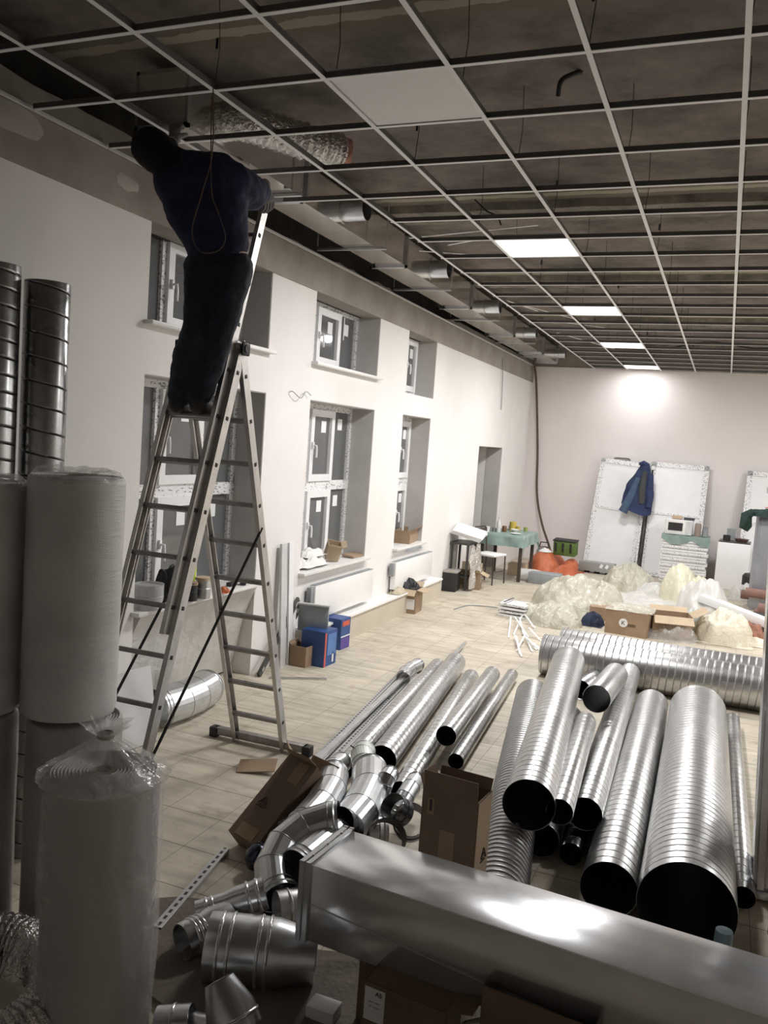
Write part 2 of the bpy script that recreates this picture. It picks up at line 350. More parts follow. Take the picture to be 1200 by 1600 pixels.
# ------------------------------------------------------------------ the room
Y0, XR = -3.2, 8.4
struct(bx('floor', M_TILE, (XR/2-.25, (Y0+BACK+.4)/2, -.05), (XR+1.1, BACK-Y0+.8, .1)))
struct(bx('ceiling', M_SLAB, (XR/2-.25, (Y0+BACK)/2, SLAB+.1), (XR+1.1, BACK-Y0+.8, .2)))
TH = .42
WIN = [(4.66, 6.27, .80, 2.45), (4.66, 6.27, 2.78, 3.52), (7.09, 8.65, .78, 2.45), (7.09, 8.65, 2.78, 3.47), (9.53, 10.56, .79, 2.45), (9.55, 10.6, 2.71, 3.50)]
NICHE = [(4.66, 6.27, 0.0, .76)]
DOOR = (13.0, 14.5, 0.0, 2.14)
TOPW = 3.45
def wall_left():
    b = MB(); ys = sorted({Y0, BACK, DOOR[0], DOOR[1], *[w[0] for w in WIN], *[w[1] for w in WIN]}); 
    for a, c in zip(ys[:-1], ys[1:]):
        mid = (a+c)/2; op = [(w[2], w[3]) for w in WIN+[DOOR] if w[0] <= mid <= w[1]]
        for n in NICHE:
            if n[0] <= mid <= n[1]:
                b.box((-.25-(TH-.25)/2, mid, .40), (TH-.25, c-a, .80)); op.append((0, .80))
        zs = 0
        for lo, hi in sorted(op):
            if lo > zs: b.box((-TH/2, mid, (zs+lo)/2), (TH, c-a, lo-zs))
            zs = max(zs, hi)
        if zs < TOPW+.1: b.box((-TH/2, mid, (zs+TOPW+.1)/2), (TH, c-a, TOPW+.1-zs))
    bmesh.ops.remove_doubles(b.b, verts=b.b.verts, dist=1e-4)
    return b.build('wall_left', M_WALL, smooth=False)
struct(wall_left())
# raw concrete band above the paint, its ragged top and the dark bearing recess behind
def band():
    b = MB(); ys = [Y0+i*.11 for i in range(int((BACK-Y0)/.11)+2)]
    prof = []
    for y in ys:
        y = min(y, BACK); t = 3.80+.10*noise.noise(Vector((y*1.1, 3, 0)))+.035*noise.noise(Vector((y*6, 1, 0)))
        if y > 11.5: t = 3.86
        if y < 4.6: t = 3.92 + .05*noise.noise(Vector((y*2, 1, 0)))
        prof.append([Vector((.0, y, TOPW)), Vector((.012, y, TOPW)), Vector((.012, y, 3.74)), Vector((.002, y, 3.76)), Vector((-.03, y, t)), Vector((-.22, y, t+.02)), Vector((-.22, y, TOPW))])
    b.ring_surf(prof, closed=True, cap=(True, True)); return b.build('trim_1', M_CONCD, ang=50)
struct(band())
struct(bx('trim_2', mat('shade_dark_concrete', (.035, .031, .028), .95, var=.3), (-.30, (Y0+BACK)/2, (TOPW+SLAB)/2+.05), (.16, BACK-Y0, SLAB-TOPW+.1)))  # near-black colour stands in for the shade of the void
for k, (ya, yb, za, zb) in enumerate([(3.25, 3.72, 3.60, 3.74), (4.28, 4.5, 3.57, 3.66), (4.95, 5.3, 3.50, 3.62)]):
    def pf(u, v):
        a = 2*pi*u; rr = v*(1+.25*noise.noise(Vector((cos(a)*1.5+k, sin(a)*1.5, 0))))
        return Vector((.018 if v < .95 else .012, (ya+yb)/2+cos(a)*rr*(yb-ya)/2, (za+zb)/2+sin(a)*rr*(zb-za)/2))
    struct(MB().grid(pf, 28, 3, True).build('trim_%d' % (3+k), M_PATCH))
struct(bx('wall_back', M_WALLB, (XR/2-.1, BACK+.1, SLAB/2), (XR+.8, .2, SLAB)))
struct(bx('wall_right', M_WALL, (XR+.1, (Y0+BACK)/2, SLAB/2), (.2, BACK-Y0, SLAB)))
struct(bx('wall_front', M_WALL, (XR/2-.1, Y0-.1, SLAB/2), (XR+.8, .2, SLAB)))
struct(bx('trim_6', M_CONCD, (XR/2, BACK-.012, (GZ+SLAB)/2), (XR, .03, SLAB-GZ-.02)))
# downstand ribs of mortar across the slab
for k, y in enumerate((7.1, 10.1, 13.1, 16.0)):
    b = MB(); prof = []
    for i in range(60):
        x = i*XR/59; j = .03*noise.noise(Vector((x*2.3, y, 0)))
        prof.append([Vector((x, y+j, SLAB+.01)), Vector((x, y+.03+j, SLAB-.06)), Vector((x, y+.36-j, SLAB-.075)), Vector((x, y+.42-j, SLAB+.01))])
    b.ring_surf(prof, closed=True, cap=(True, True)); struct(b.build('trim_%d' % (7+k), mat('pale_mortar_rib', (.11, .10, .08), .95, col2=(.30, .27, .23), vscale=4.5, bump=.8, bscale=16, contrast=(.3, .7))))
# near jamb post at the left edge of the view
struct(bx('trim_11', M_WALL, (at(-9, 60, GZ).x, 2.05, SLAB/2), (.05, .05, SLAB)))
# corridor behind the doorway
d1 = struct(thing('door_1', 'bare doorway opening in the left wall', 'doorway', (0, 0, 0))); del d1['label']; del d1['category']
b = MB(); ya, yb = DOOR[0], DOOR[1]
b.box((-1.35, (ya+yb)/2, 1.2), (.1, 3.2, 2.6)).box((-.9, yb+.05, 1.2), (.96, .1, 2.6)).box((-.9, ya-.75, 1.2), (.96, .1, 2.6)).box((-.9, (ya+yb)/2, 2.2), (.96, 3.2, .1)).box((-.9, (ya+yb)/2, -.05), (.96, 3.2, .1))
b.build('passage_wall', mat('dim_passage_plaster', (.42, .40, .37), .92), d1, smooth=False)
# grey render on reveals (thin skins just off the wall mesh)
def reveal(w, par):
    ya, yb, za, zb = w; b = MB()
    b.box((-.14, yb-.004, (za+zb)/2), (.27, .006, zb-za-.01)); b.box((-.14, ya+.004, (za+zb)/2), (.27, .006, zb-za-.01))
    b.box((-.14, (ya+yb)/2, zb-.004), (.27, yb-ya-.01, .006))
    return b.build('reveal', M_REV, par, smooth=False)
reveal((DOOR[0], DOOR[1], 0.01, DOOR[3]), d1)

def window(n, w, split, lights=2, sill=True):
    ya, yb, za, zb = w; X = -.30
    root = bpy.data.objects.new('window_%d' % n, None); COL.objects.link(root); struct(root); root.location = (0, 0, 0)
    b = MB(); t = .065
    b.box((X, ya+t/2, (za+zb)/2), (.07, t, zb-za)).box((X, yb-t/2, (za+zb)/2), (.07, t, zb-za))
    b.box((X, (ya+yb)/2, za+t/2), (.074, yb-ya-.002, t)).box((X, (ya+yb)/2, zb-t/2), (.074, yb-ya-.002, t))
    ym = ya + (yb-ya)*.52
    if lights == 3: b.box((X, ya+.515, (za+zb)/2), (.064, t, zb-za-.01)).box((X, ya+1.085, (za+zb)/2), (.064, t, zb-za-.01))
    if lights in (2, 4): b.box((X, ym, (za+zb)/2), (.064, t, zb-za-.01))
    if split: b.box((X, (ya+yb)/2, split), (.078, yb-ya-.01, .10))
    b.build('frame', M_PVCP, root, smooth=False)
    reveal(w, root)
    zz = [(za+t, zb-t)] if not split else [(za+t, split-.05), (split+.05, zb-t)]
    yy = [(ym+t/2, yb-t), (ya+t, ym-t/2)] if lights == 4 else [(ya+t, ym-t/2), (ym+t/2, yb-t)] if lights == 2 else [(ya+.53, ya+1.07), (ya+t, ya+.50), (ya+1.10, yb-t)]
    for (z0, z1) in zz:
        for q, (y0, y1) in enumerate(yy):
            if q == 0:      # opening sash
                s = .07; c = MB()
                c.box((X+.03, y0+s/2, (z0+z1)/2), (.06, s, z1-z0)).box((X+.03, y1-s/2, (z0+z1)/2), (.06, s, z1-z0)).box((X+.0295, (y0+y1)/2, z0+s/2+.0005), (.0585, y1-y0-.004, s)).box((X+.0295, (y0+y1)/2, z1-s/2-.0005), (.0585, y1-y0-.004, s))
                sh = c.build('sash', M_PVC, root, smooth=False)
                h = MB(); zc = (z0+z1)/2
                h.box((X+.07, y0+.035, zc), (.02, .03, .07), bev=.004).tube([(X+.08, y0+.035, zc), (X+.11, y0+.035, zc), (X+.115, y0+.035, zc-.04), (X+.115, y0+.035, zc-.12)], .010, 8)
                h.build('handle', M_PVC, sh)
                p = bx('pane', M_PANE, (X+.02, (y0+y1)/2, (z0+z1)/2), (.012, y1-y0-2*s+.01, z1-z0-2*s+.01), sh)
                bx('sticker', M_STICK, (X+.028, y0+(y1-y0)*.62, z1-s-.10), (.003, .11, .12), p)
            else:
                p = bx('pane', M_PANE, (X, (y0+y1)/2, (z0+z1)/2), (.012, y1-y0+.01, z1-z0+.01), root)
                bx('sticker', M_STICK, (X+.008, (y0+y1)/2, z1-.13), (.003, .11, .12), p)
                if split is None: bx('tape_strip', M_STICK, (X+.01, (y0+y1)/2-.06, z1-.07), (.003, .02, .34), p)
    if sill:
        s = MB(); s.box((-.10, (ya+yb)/2, za+.012), (.34, yb-ya+.06, .03), bev=.004)
        s.build('sill', M_SINK, root)
    return root
window(1, WIN[0], 1.62, 3); window(2, WIN[1], None, 3)
window(3, WIN[2], 1.60, 3); window(4, WIN[3], None, 3)
window(5, WIN[4], 1.60, 4); window(6, WIN[5], None, 4, sill=False)

# low boxed ledge along the wall under the radiators
le = struct(bx('trim_12', M_BEIGE, (.08, 9.07, .125), (.16, 3.98, .25)))
bx('ledge_cap', M_RAD, (.085, 9.07, .262), (.19, 3.98, .022), le)
struct(bx('trim_13', mat('dirty_skirting', (.10, .085, .06), .8), (-.235, 5.47, .03), (.02, 1.58, .06)))

# ------------------------------------------------------------------ suspended ceiling grid
GX = lambda i: .6*i-.018
GY = lambda j: 2.988+.6*j
grid = thing('ceiling_grid', 'white suspended ceiling grid of thin metal bars, mostly without tiles', 'ceiling grid', (0, 0, GZ))
M_WEB = mat('shade_dark_web_steel', (.16, .155, .15), .5, metal=.4)  # web coloured darker than the flange to paint its shaded side
def web(o):
    o.data.materials.append(M_WEB)
    for f in o.data.polygons:
        if f.center.z > .0005: f.material_index = 1
    return o
def tee_x(y, xa, xb, name='cross_tee'):
    b = MB(); b.box(((xa+xb)/2, y, -.0015), (xb-xa, .024, .003)).box(((xa+xb)/2, y, .016), (xb-xa, .003, .030)); return web(b.build(name, M_GRID, grid, smooth=False))
def tee_y(x, ya, yb):
    b = MB(); b.box((x, (ya+yb)/2, -.003), (.024, yb-ya, .003)).box((x, (ya+yb)/2, .016), (.003, yb-ya, .030)).box((x, (ya+yb)/2, .032), (.007, yb-ya, .005)); return web(b.build('main_tee', M_GRID, grid, smooth=False))
for i in range(1, 14):
    tee_y(GX(i), Y0+.02, BACK-.04 if i > 1 else GY(3)+.1)
for j in range(-9, 23):
    y = GY(j)
    if y > BACK-.05: break
    tee_x(y, .03 if j < 3 else (GX(1)-.02 if j <= 4 else GX(2)-.03), XR-.02)
b = MB(); b.box((.024, (Y0+BACK)/2, -.0015), (.024, BACK-Y0-.06, .003)).box((.0135, (Y0+BACK)/2, .01), (.003, BACK-Y0-.06, .024)); b.build('wall_angle', M_GRID, grid, smooth=False)
b = MB(); b.box((XR/2, BACK-.045, -.0015), (XR-.1, .024, .003)); b.build('wall_angle', M_GRID, grid, smooth=False)
for i in range(2, 10, 1):
    for j in range(-1, 22, 2):
        if i*3+j > 60: continue
        x, y = GX(i), GY(j)+.3*((i*7+j) % 3)/3
        if i == 2 and y > 4: continue
        b = MB(); b.tube([(x, y, .03), (x+.01, y+.01, .2), (x, y, SLAB-GZ)], .0022, 5)
        if (i+j) % 3 == 0: b.box((x, y, .22), (.012, .006, .05))
        b.build('hanger_wire', M_BLACK, grid)

def ceiling_panel(i, j, lit, label):
    t = thing('ceiling_light', label, 'ceiling light', (GX(i)+.3, GY(j)+.3, GZ), group='square ceiling panel lights' )
    b = MB()
    for s in (-1, 1): b.box((s*.289, 0, .012), (.012, .59, .02)).box((0, s*.289, .012), (.57, .012, .02))
    b.box((0, 0, .032), (.58, .58, .02)); b.build('housing', M_GRID, t, smooth=False)
    m = mat('glowing_diffuser', (.95, .96, .98), .5, emit=((.97, .98, 1.0), 2.6), var=0) if lit else mat('white_diffuser', (.78, .77, .76), .5, var=.02, emit=None)
    bx('diffuser', m, (0, 0, .006), (.57, .57, .008), t)
    if lit:
        L = bpy.data.lights.new('panel_light', 'AREA'); L.shape = 'SQUARE'; L.size = .56; L.energy = LAMP_W*(.16 if j > 20 else 1.0); L.color = (1.0, .985, .97)
        o = bpy.data.objects.new('panel_light', L); COL.objects.link(o); o.parent = t; o.location = (0, 0, -.004)
    return t
ceiling_panel(3, 6, True, 'nearest and largest lit square panel in the ceiling grid')
ceiling_panel(3, 11, True, 'lit square ceiling panel second from the front of its row')
ceiling_panel(3, 16, True, 'lit square ceiling panel third from the front of its row')
ceiling_panel(3, 21, True, 'farthest lit square ceiling panel, close to the back wall')
ceiling_panel(3, 1, False, 'unlit white square panel set in the ceiling grid above the ladder')
for j, nm in ((6, 'nearest'), (11, 'second'), (16, 'third'), (21, 'farthest')): ceiling_panel(10, j, True, nm+' lit ceiling panel of the unseen row assumed along the right side of the hall')  # assumed row out of view, added to light the wall and pipes

# tees left lying loose on the grid
for k, (a, c) in enumerate([((640, 372), (840, 352)), ((700, 383), (760, 372)), ((655, 392), (790, 402)), ((778, 465), (840, 486)), ((820, 478), (905, 500)), ((850, 500), (945, 512)), ((870, 520), (960, 545))]):
    p, q = at(*a, GZ+.06), at(*c, GZ+.06)
    if (q-p).length > 1.9: q = p+(q-p).normalized()*1.9
    o = MB().box((0, 0, .9*(q-p).length/1.8), (.022, .004, (q-p).length)).build('loose_tee', M_GRID, loc=p, rot=align(p, q), smooth=False)
    tag(o, 'thin white loose bar on the ceiling grid, '+['longest, left of the nearest lit panel', 'short one just under the longest loose bar', 'crossing one left of the nearest lit panel', 'short one midway along the duct', 'left of the second lit panel', 'just beyond the second lit panel', 'farthest from the ladder'][k], 'metal bar', 'loose bars on the ceiling grid')

# ------------------------------------------------------------------ ventilation duct under the slab
def rect_frame(b, y, xa, xb, z0, z1, t=.022, d=.03):
    b.box(((xa+xb)/2, y, z0-t/2), (xb-xa+2*t, d, t)).box(((xa+xb)/2, y, z1+t/2), (xb-xa+2*t, d, t)).box((xa-t/2, y, (z0+z1)/2), (t, d, z1-z0+2*t)).box((xb+t/2, y, (z0+z1)/2), (t, d, z1-z0+2*t))
du = thing('ceiling_duct', 'long galvanised rectangular air duct hung under the ceiling along the left wall', 'air duct', (0, 0, 3.82))
secs = [(4.06, 5.55, .34, .66), (5.55, 7.75, .29, .60), (7.75, 10.1, .24, .57), (10.1, 12.5, .16, .54), (12.5, 14.7, .11, .52), (14.7, 16.2, .08, .50)]
for (ya, yb, xa, xb) in secs:
    b = MB(); b.box(((xa+xb)/2, (ya+yb)/2, .14), (xb-xa, yb-ya, .28)); b.build('duct_section', M_PANELM, du, smooth=False)
    f = MB(); rect_frame(f, ya+.015, xa, xb, 0, .28); f.build('flange', M_GALV, du, smooth=False)
    f = MB(); rect_frame(f, yb-.015, xa, xb, 0, .28); f.build('flange', M_GALV, du, smooth=False)
for (px, py, r, xs) in [(558, 347, .095, .60), (690, 432, .09, .57), (772, 487, .085, .54), (830, 527, .08, .52), (877, 557, .08, .50)]:
    y = atx(px, py, xs+.12).y
    b = MB(); b.lathe([(r-.004, .2), (r, .2), (r, 0), (r+.02, 0), (r+.02, .004), (r-.004, .006), (r-.004, .2)], 28); o = b.build('branch_collar', M_GALV, du, loc=(xs, y, .14), rot=(0, pi/2, 0))
    MB().lathe([(0.001, .03), (r-.006, .03)], 28).build('damper', M_BLACK, o)
for y in (5.4, 7.0, 8.9, 11.0, 13.3, 15.2):
    b = MB(); b.box((.02, y, .2), (.004, .02, .36)).box((.70, y, .2), (.004, .02, .36)).box((.36, y, -.012), (.68, .03, .02)); b.build('hanger_strap', M_GALVD, du, smooth=False)
# foil flexible hose leaving the near duct end
b = MB(); path = [at(316, 176, 4.0), at(335, 188, 3.98), at(385, 192, 3.96), at(440, 210, 3.95), at(500, 228, 3.94), at(535, 238, 3.94)]
P = []
for i in range(len(path)-1):
    for k in range(16): P.append(path[i].lerp(path[i+1], k/16))
rr = [.105*(1+.06*sin(i*1.9)+.10*noise.noise(Vector((i*.31, 2, 0)))) for i in range(len(P))]
b.tube(P, rr, 22, cap=False)
fh = tag(b.build('flexible_hose', M_FOIL, ang=80), 'crinkled silver foil hose lying above the ceiling grid', 'flexible hose')
MB().tube([path[-1]-Vector((.03, .01, 0)), path[-1]+(path[-1]-path[-2]).normalized()*.05], [.105, .09], 22).build('torn_end', mat('pink_insulation', (.55, .28, .22), .9, var=.3, vscale=20, bump=.5), fh)
# small wires and marks on the walls
def wire(name, label, pts, r, m, cat='cable', n=6, sub=True):
    pts = [Vector(p) for p in pts]
    if sub:
        P = []
        for i in range(len(pts)-1):
            a = pts[max(i-1, 0)]; bq = pts[i]; c = pts[i+1]; d = pts[min(i+2, len(pts)-1)]
            for k in range(6):
                t = k/6; P.append(.5*((2*bq)+(c-a)*t+(2*a-5*bq+4*c-d)*t*t+(3*bq-a-3*c+d)*t**3))
        P.append(pts[-1]); pts = P
    return tag(MB().tube(pts, r, n).build(name, m, ang=80), label, cat)
wire('hanging_cable', 'thick brown cable running down the back wall corner to the floor', [aty(834, 562, 16.1), aty(838, 600, 16.3), aty(840, 700, 16.38), aty(839, 770, 16.38), aty(846, 815, 16.3), aty(857, 850, 16.1), aty(862, 868, 15.9)], .022, M_WIRE, n=8)
wire('hanging_wire', 'thin looped brown wire hanging from the ceiling behind the worker on the ladder', [aty(333, 130, 3.45), aty(332, 235, 3.45), aty(316, 300, 3.44), aty(300, 360, 3.44), aty(312, 392, 3.44), aty(340, 392, 3.44), aty(352, 370, 3.44), aty(340, 330, 3.44), aty(330, 290, 3.44), aty(331, 150, 3.46)], .003, M_WIRE)
wire('wall_wire', 'bare wire ends sticking out of the wall between the two nearer windows', [atx(453, 612, -.005), atx(458, 612, .04), atx(470, 622, .05), atx(478, 612, .03), atx(486, 618, .04)], .004, M_GREYB)
wire('wall_cable', 'thin grey cable dangling at the top of the wall near the back corner', [atx(786, 560, .02), atx(785, 600, .03), atx(783, 640, .02)], .008, M_GREYB)
tag(MB().tube([aty(742, 312, 6.2), aty(760, 330, 6.2), aty(778, 338, 6.2), aty(783, 352, 6.2)], .006, 6).build('black_cable', M_BLACK), 'black cable end drooping between slab and ceiling grid', 'cable')
b = MB(); pa = [Vector((x, 14.9+.1*sin(x*3), 4.05+.05*sin(x*4.4))) for x in [2.5+.2*i for i in range(24)]]; b.tube(pa, .012, 6)
tag(b.build('slab_cable', M_BLACK), 'black cable strung across above the far end of the ceiling grid', 'cable')
tag(MB().box((0, 0, 0), (.32, .02, .12), bev=.05).build('wall_plate', M_PATCH, loc=aty(972, 720, BACK-.008)), 'round-edged grey patch on the back wall above the leaning door panels', 'wall patch')

# ------------------------------------------------------------------ radiators
def radiator(ya, yb, z0, z1, label):
    t = thing('radiator', label, 'radiator', (0.055, ya, z0)); L = yb-ya; h = z1-z0
    b = MB(); b.box((0, L/2, h/2), (.07, L, h), bev=.008); b.build('front_panel', M_RAD, t)
    b = MB(); b.box((0, L/2, h+.003), (.06, L-.02, .006)); 
    b.build('top_grille', M_GREYB, t, smooth=False)
    bx('end_cover', M_GREYB, (-.005, -.035, h-.09), (.05, .06, .16), t, bev=.005)
radiator(7.28, 8.74, .32, .66, 'white panel radiator under the middle window')
radiator(9.44, 10.82, .32, .66, 'white panel radiator under the farthest window')

# ------------------------------------------------------------------ spiral ducts
S_BIG = spiral_mat('spiral_steel_large', (.60, .60, .61), .062, .36, .10, .5)
S_MED = spiral_mat('spiral_steel_medium', (.60, .62, .63), .072, .34, .08, .42)
S_SMA = spiral_mat('spiral_steel_small', (.62, .64, .64), .085, .32, .06, .38)
S_FLX = spiral_mat('ribbed_flexible_steel', (.46, .45, .46), .045, .38, .45, .55, dist=.014)
S_DRK = spiral_mat('tarnished_spiral_steel', (.42, .42, .44), .11, .28, .05, .2)
M_INNER = mat('shade_dark_duct_inside', (.10, .105, .11), .55, metal=.8)  # inner faces coloured dark to paint the shade inside the ducts
def duct(label, p0, p1, r, m, group=None, n=40, name='spiral_duct', wall=.003):
    p0, p1 = Vector(p0), Vector(p1); L = (p1-p0).length; b = MB()
    b.lathe([(r-wall, .002), (r-wall*.4, 0), (r, .003), (r, L-.003), (r-wall*.4, L), (r-wall, L-.002), (r-wall, .002)], n)
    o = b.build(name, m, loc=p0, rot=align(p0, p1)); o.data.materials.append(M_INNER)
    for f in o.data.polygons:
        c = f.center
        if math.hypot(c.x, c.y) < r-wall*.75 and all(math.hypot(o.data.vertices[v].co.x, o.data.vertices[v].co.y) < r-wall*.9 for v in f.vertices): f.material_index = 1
    return tag(o, label, 'ventilation pipe', group)
G1 = 'spiral ducts piled on the floor'
def D(label, a, c, r, z0, z1, m, L=None):
    p, q = at(*a, z0), at(*c, z1)
    if L: q = p+(q-p).normalized()*L
    return duct(label, p, q, r, m, G1)
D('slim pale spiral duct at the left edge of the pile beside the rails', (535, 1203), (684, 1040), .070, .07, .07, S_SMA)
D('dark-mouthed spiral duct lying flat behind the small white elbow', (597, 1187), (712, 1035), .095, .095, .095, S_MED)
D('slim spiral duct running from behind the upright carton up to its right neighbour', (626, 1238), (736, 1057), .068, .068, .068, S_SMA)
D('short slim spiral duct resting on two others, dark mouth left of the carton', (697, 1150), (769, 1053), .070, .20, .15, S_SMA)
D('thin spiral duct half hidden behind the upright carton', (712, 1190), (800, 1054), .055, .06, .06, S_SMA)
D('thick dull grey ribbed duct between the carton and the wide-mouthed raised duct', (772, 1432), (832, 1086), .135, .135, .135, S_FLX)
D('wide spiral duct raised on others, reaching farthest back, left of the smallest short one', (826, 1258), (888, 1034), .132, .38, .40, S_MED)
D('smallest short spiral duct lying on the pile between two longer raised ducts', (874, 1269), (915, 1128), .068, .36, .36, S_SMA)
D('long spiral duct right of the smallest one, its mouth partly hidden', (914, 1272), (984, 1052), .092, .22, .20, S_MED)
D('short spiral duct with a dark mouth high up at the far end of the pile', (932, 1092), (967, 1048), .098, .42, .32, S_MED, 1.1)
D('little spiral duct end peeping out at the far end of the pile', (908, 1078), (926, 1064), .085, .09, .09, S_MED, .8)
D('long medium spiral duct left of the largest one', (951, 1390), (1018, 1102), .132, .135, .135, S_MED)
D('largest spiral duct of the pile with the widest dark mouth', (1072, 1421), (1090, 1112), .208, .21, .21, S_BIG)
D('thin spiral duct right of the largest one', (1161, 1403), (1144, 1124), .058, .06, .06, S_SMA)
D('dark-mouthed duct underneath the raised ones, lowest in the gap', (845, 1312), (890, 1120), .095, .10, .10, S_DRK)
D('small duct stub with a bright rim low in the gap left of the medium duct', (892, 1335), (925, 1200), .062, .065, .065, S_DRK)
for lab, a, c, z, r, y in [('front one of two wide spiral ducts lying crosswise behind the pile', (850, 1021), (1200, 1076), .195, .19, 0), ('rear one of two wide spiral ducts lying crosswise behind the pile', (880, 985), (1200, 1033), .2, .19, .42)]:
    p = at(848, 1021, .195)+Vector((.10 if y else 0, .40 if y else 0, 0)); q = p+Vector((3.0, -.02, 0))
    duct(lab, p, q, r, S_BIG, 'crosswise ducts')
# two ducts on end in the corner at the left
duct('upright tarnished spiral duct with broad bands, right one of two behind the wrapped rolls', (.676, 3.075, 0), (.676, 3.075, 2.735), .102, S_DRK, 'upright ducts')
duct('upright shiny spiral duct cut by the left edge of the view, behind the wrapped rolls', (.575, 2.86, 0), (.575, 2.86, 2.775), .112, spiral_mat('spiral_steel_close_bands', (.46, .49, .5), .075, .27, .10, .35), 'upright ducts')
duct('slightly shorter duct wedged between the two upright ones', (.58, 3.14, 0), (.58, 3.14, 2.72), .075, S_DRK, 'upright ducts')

# ------------------------------------------------------------------ box duct in front, tall duct at the right
bd = thing('box_duct', 'large bare sheet-metal box duct lying across the foreground', 'box duct', at(469, 1344, .58)-Vector((0, 0, .29)), -R(4.2))
LBD, WBD, HBD = 2.35, .32, .285
b = MB(); b.box((LBD/2+.01, WBD/2, HBD/2), (LBD, WBD, HBD), bev=.003); o = b.build('duct_body', M_GALVB, bd)
for k in (0, 1):
    b = MB(); x = .012+.026*k; t = .008
    b.box((x, WBD/2, HBD+t/2), (.018, WBD+.02, t)).box((x, WBD/2, -t/2), (.018, WBD+.02, t)).box((x, -t/2, HBD/2), (.018, t, HBD+.02)).box((x, WBD+t/2, HBD/2), (.018, t, HBD+.02)); b.build('flange', M_GALV, bd)
b = MB()
for i in (1, 3, 5): b.cyl((.025, WBD*i/6, HBD+.005), (.025, WBD*i/6, HBD+.012), .005, 8)
b.build('rivet', M_TIN, bd)
b = MB(); b.tube([(.05, -.001, .14), (1.2, -.004, .045), (2.3, -.001, .02)], .002, 4); b.build('crease', M_GALVD, bd)
td = thing('upright_box_duct', 'tall shiny sheet-metal duct standing on end at the right edge of the view', 'box duct', (4.005, 4.42, .01), (0, R(-3), R(2)))
W_, D_ = .36, .3
b = MB(); b.box((W_/2, D_/2, 1.02), (W_, D_, 2.04), bev=.003); b.build('duct_body', M_GALVB, td)
for z in (.02, 2.0):
    b = MB(); b.box((W_/2, D_/2, z), (W_+.04, D_+.04, .03)); b.build('flange', M_GALV, td)
b = MB(); b.box((.02, -.006, 1.0), (.03, .012, 1.9)).box((-.006, .03, 1.0), (.012, .03, 1.9)); b.build('corner_seam', M_GALV, td, smooth=False)

# ------------------------------------------------------------------ elbows, reducers and other fittings
M_SEAM = mat('dark_lock_seam', (.30, .31, .32), .35, metal=1)  # seam rings coloured darker than the sheet
def elbow(label, loc, rot, r, bend, ang, seg=4, m=None, group='duct elbows in the heap', collar=.05, name='duct_elbow', mouth=True):
    r *= 1.10; seg = max(seg, 3); t = thing(name, label, 'duct elbow', loc, rot, group)
    pts = [Vector((bend*(1-cos(ang*i/seg)), 0, bend*sin(ang*i/seg))) for i in range(seg+1)]
    b = MB()
    for i in range(seg):
        rings = []; 
        for q, e in ((0, i), (1, i+1)):
            a = ang*e/seg; c = pts[e]; ux = Vector((cos(a), 0, -sin(a))); uy = Vector((0, 1, 0))
            rings.append([c+(ux*cos(2*pi*j/28)+uy*sin(2*pi*j/28))*r for j in range(28)])
        b.ring_surf(rings)
    b.build('gored_body', m or M_GALV, t, solid=.003, ang=10)
    for e in range(seg+1):
        b = MB()
        a = ang*e/seg; c = pts[e]; ux = Vector((cos(a), 0, -sin(a))); uy = Vector((0, 1, 0)); tt = Vector((sin(a), 0, cos(a)))
        prof = [(r+.0005, -.0035), (r+.003, -.002), (r+.003, .002), (r+.0005, .0035)]
        b.ring_surf([[c+tt*z+(ux*cos(2*pi*j/28)+uy*sin(2*pi*j/28))*rr for j in range(28)] for rr, z in prof])
        b.build('seam', M_SEAM, t, ang=60)
    for e, sg in ((0, -1), (seg, 1)):
        a = ang*e/seg; c = pts[e]; ux = Vector((cos(a), 0, -sin(a))); uy = Vector((0, 1, 0)); tt = Vector((sin(a), 0, cos(a)))*sg
        b = MB(); b.ring_surf([[c+tt*z+(ux*cos(2*pi*j/28)+uy*sin(2*pi*j/28))*rr for j in range(28)] for rr, z in ((r, 0), (r-.002, .01), (r-.002, collar*.5), (r+.003, collar*.6), (r-.002, collar*.7), (r-.002, collar))])
        b.build('collar', m or M_GALV, t, solid=.002)
    return t
def reducer(label, loc, rot, prof, m=None, group='duct reducers', name='duct_reducer', beads=()):
    t = thing(name, label, 'duct fitting', loc, rot, group); b = MB(); b.lathe(prof, 36); b.build('shell', m or M_GALV, t, solid=.003, ang=25)
    for (r, z) in beads:
        b = MB(); b.lathe([(r, z-.008), (r+.007, z-.003), (r+.007, z+.003), (r, z+.008)], 36); b.build('bead', m or M_GALVB, t, ang=70)
    return t
E_ = lambda a, b_, c: (R(a), R(b_), R(c))
def elbow_c(label, p0, c, p1, r, seg=4, **k):
    "elbow that leaves p0 towards the corner c and turns to p1"
    p0, c, p1 = Vector(p0), Vector(c), Vector(p1); d1 = (c-p0).normalized(); d2 = (p1-c).normalized(); an = d1.angle(d2)
    bend = max((c-p0).length/math.tan(an/2), r*1.25); x = (d2-d1*d2.dot(d1)).normalized(); y = d1.cross(x)
    return elbow(label, p0, Matrix((x, y, d1)).transposed().to_euler(), r, bend, an, seg, **k)
A = at
elbow_c('large segmented steel elbow at the left end of the box duct, lowest in the heap', A(432, 1392, .10), A(392, 1300, .20), A(480, 1288, .26), .084)
elbow_c('segmented steel elbow upper left in the heap, behind the tipped carton', A(478, 1288, .24), A(520, 1245, .27), A(520, 1190, .24), .078, 3)
elbow_c('segmented steel elbow right of centre in the heap, with a bright highlight', A(578, 1208, .22), A(592, 1268, .25), A(548, 1300, .22), .092, 4)
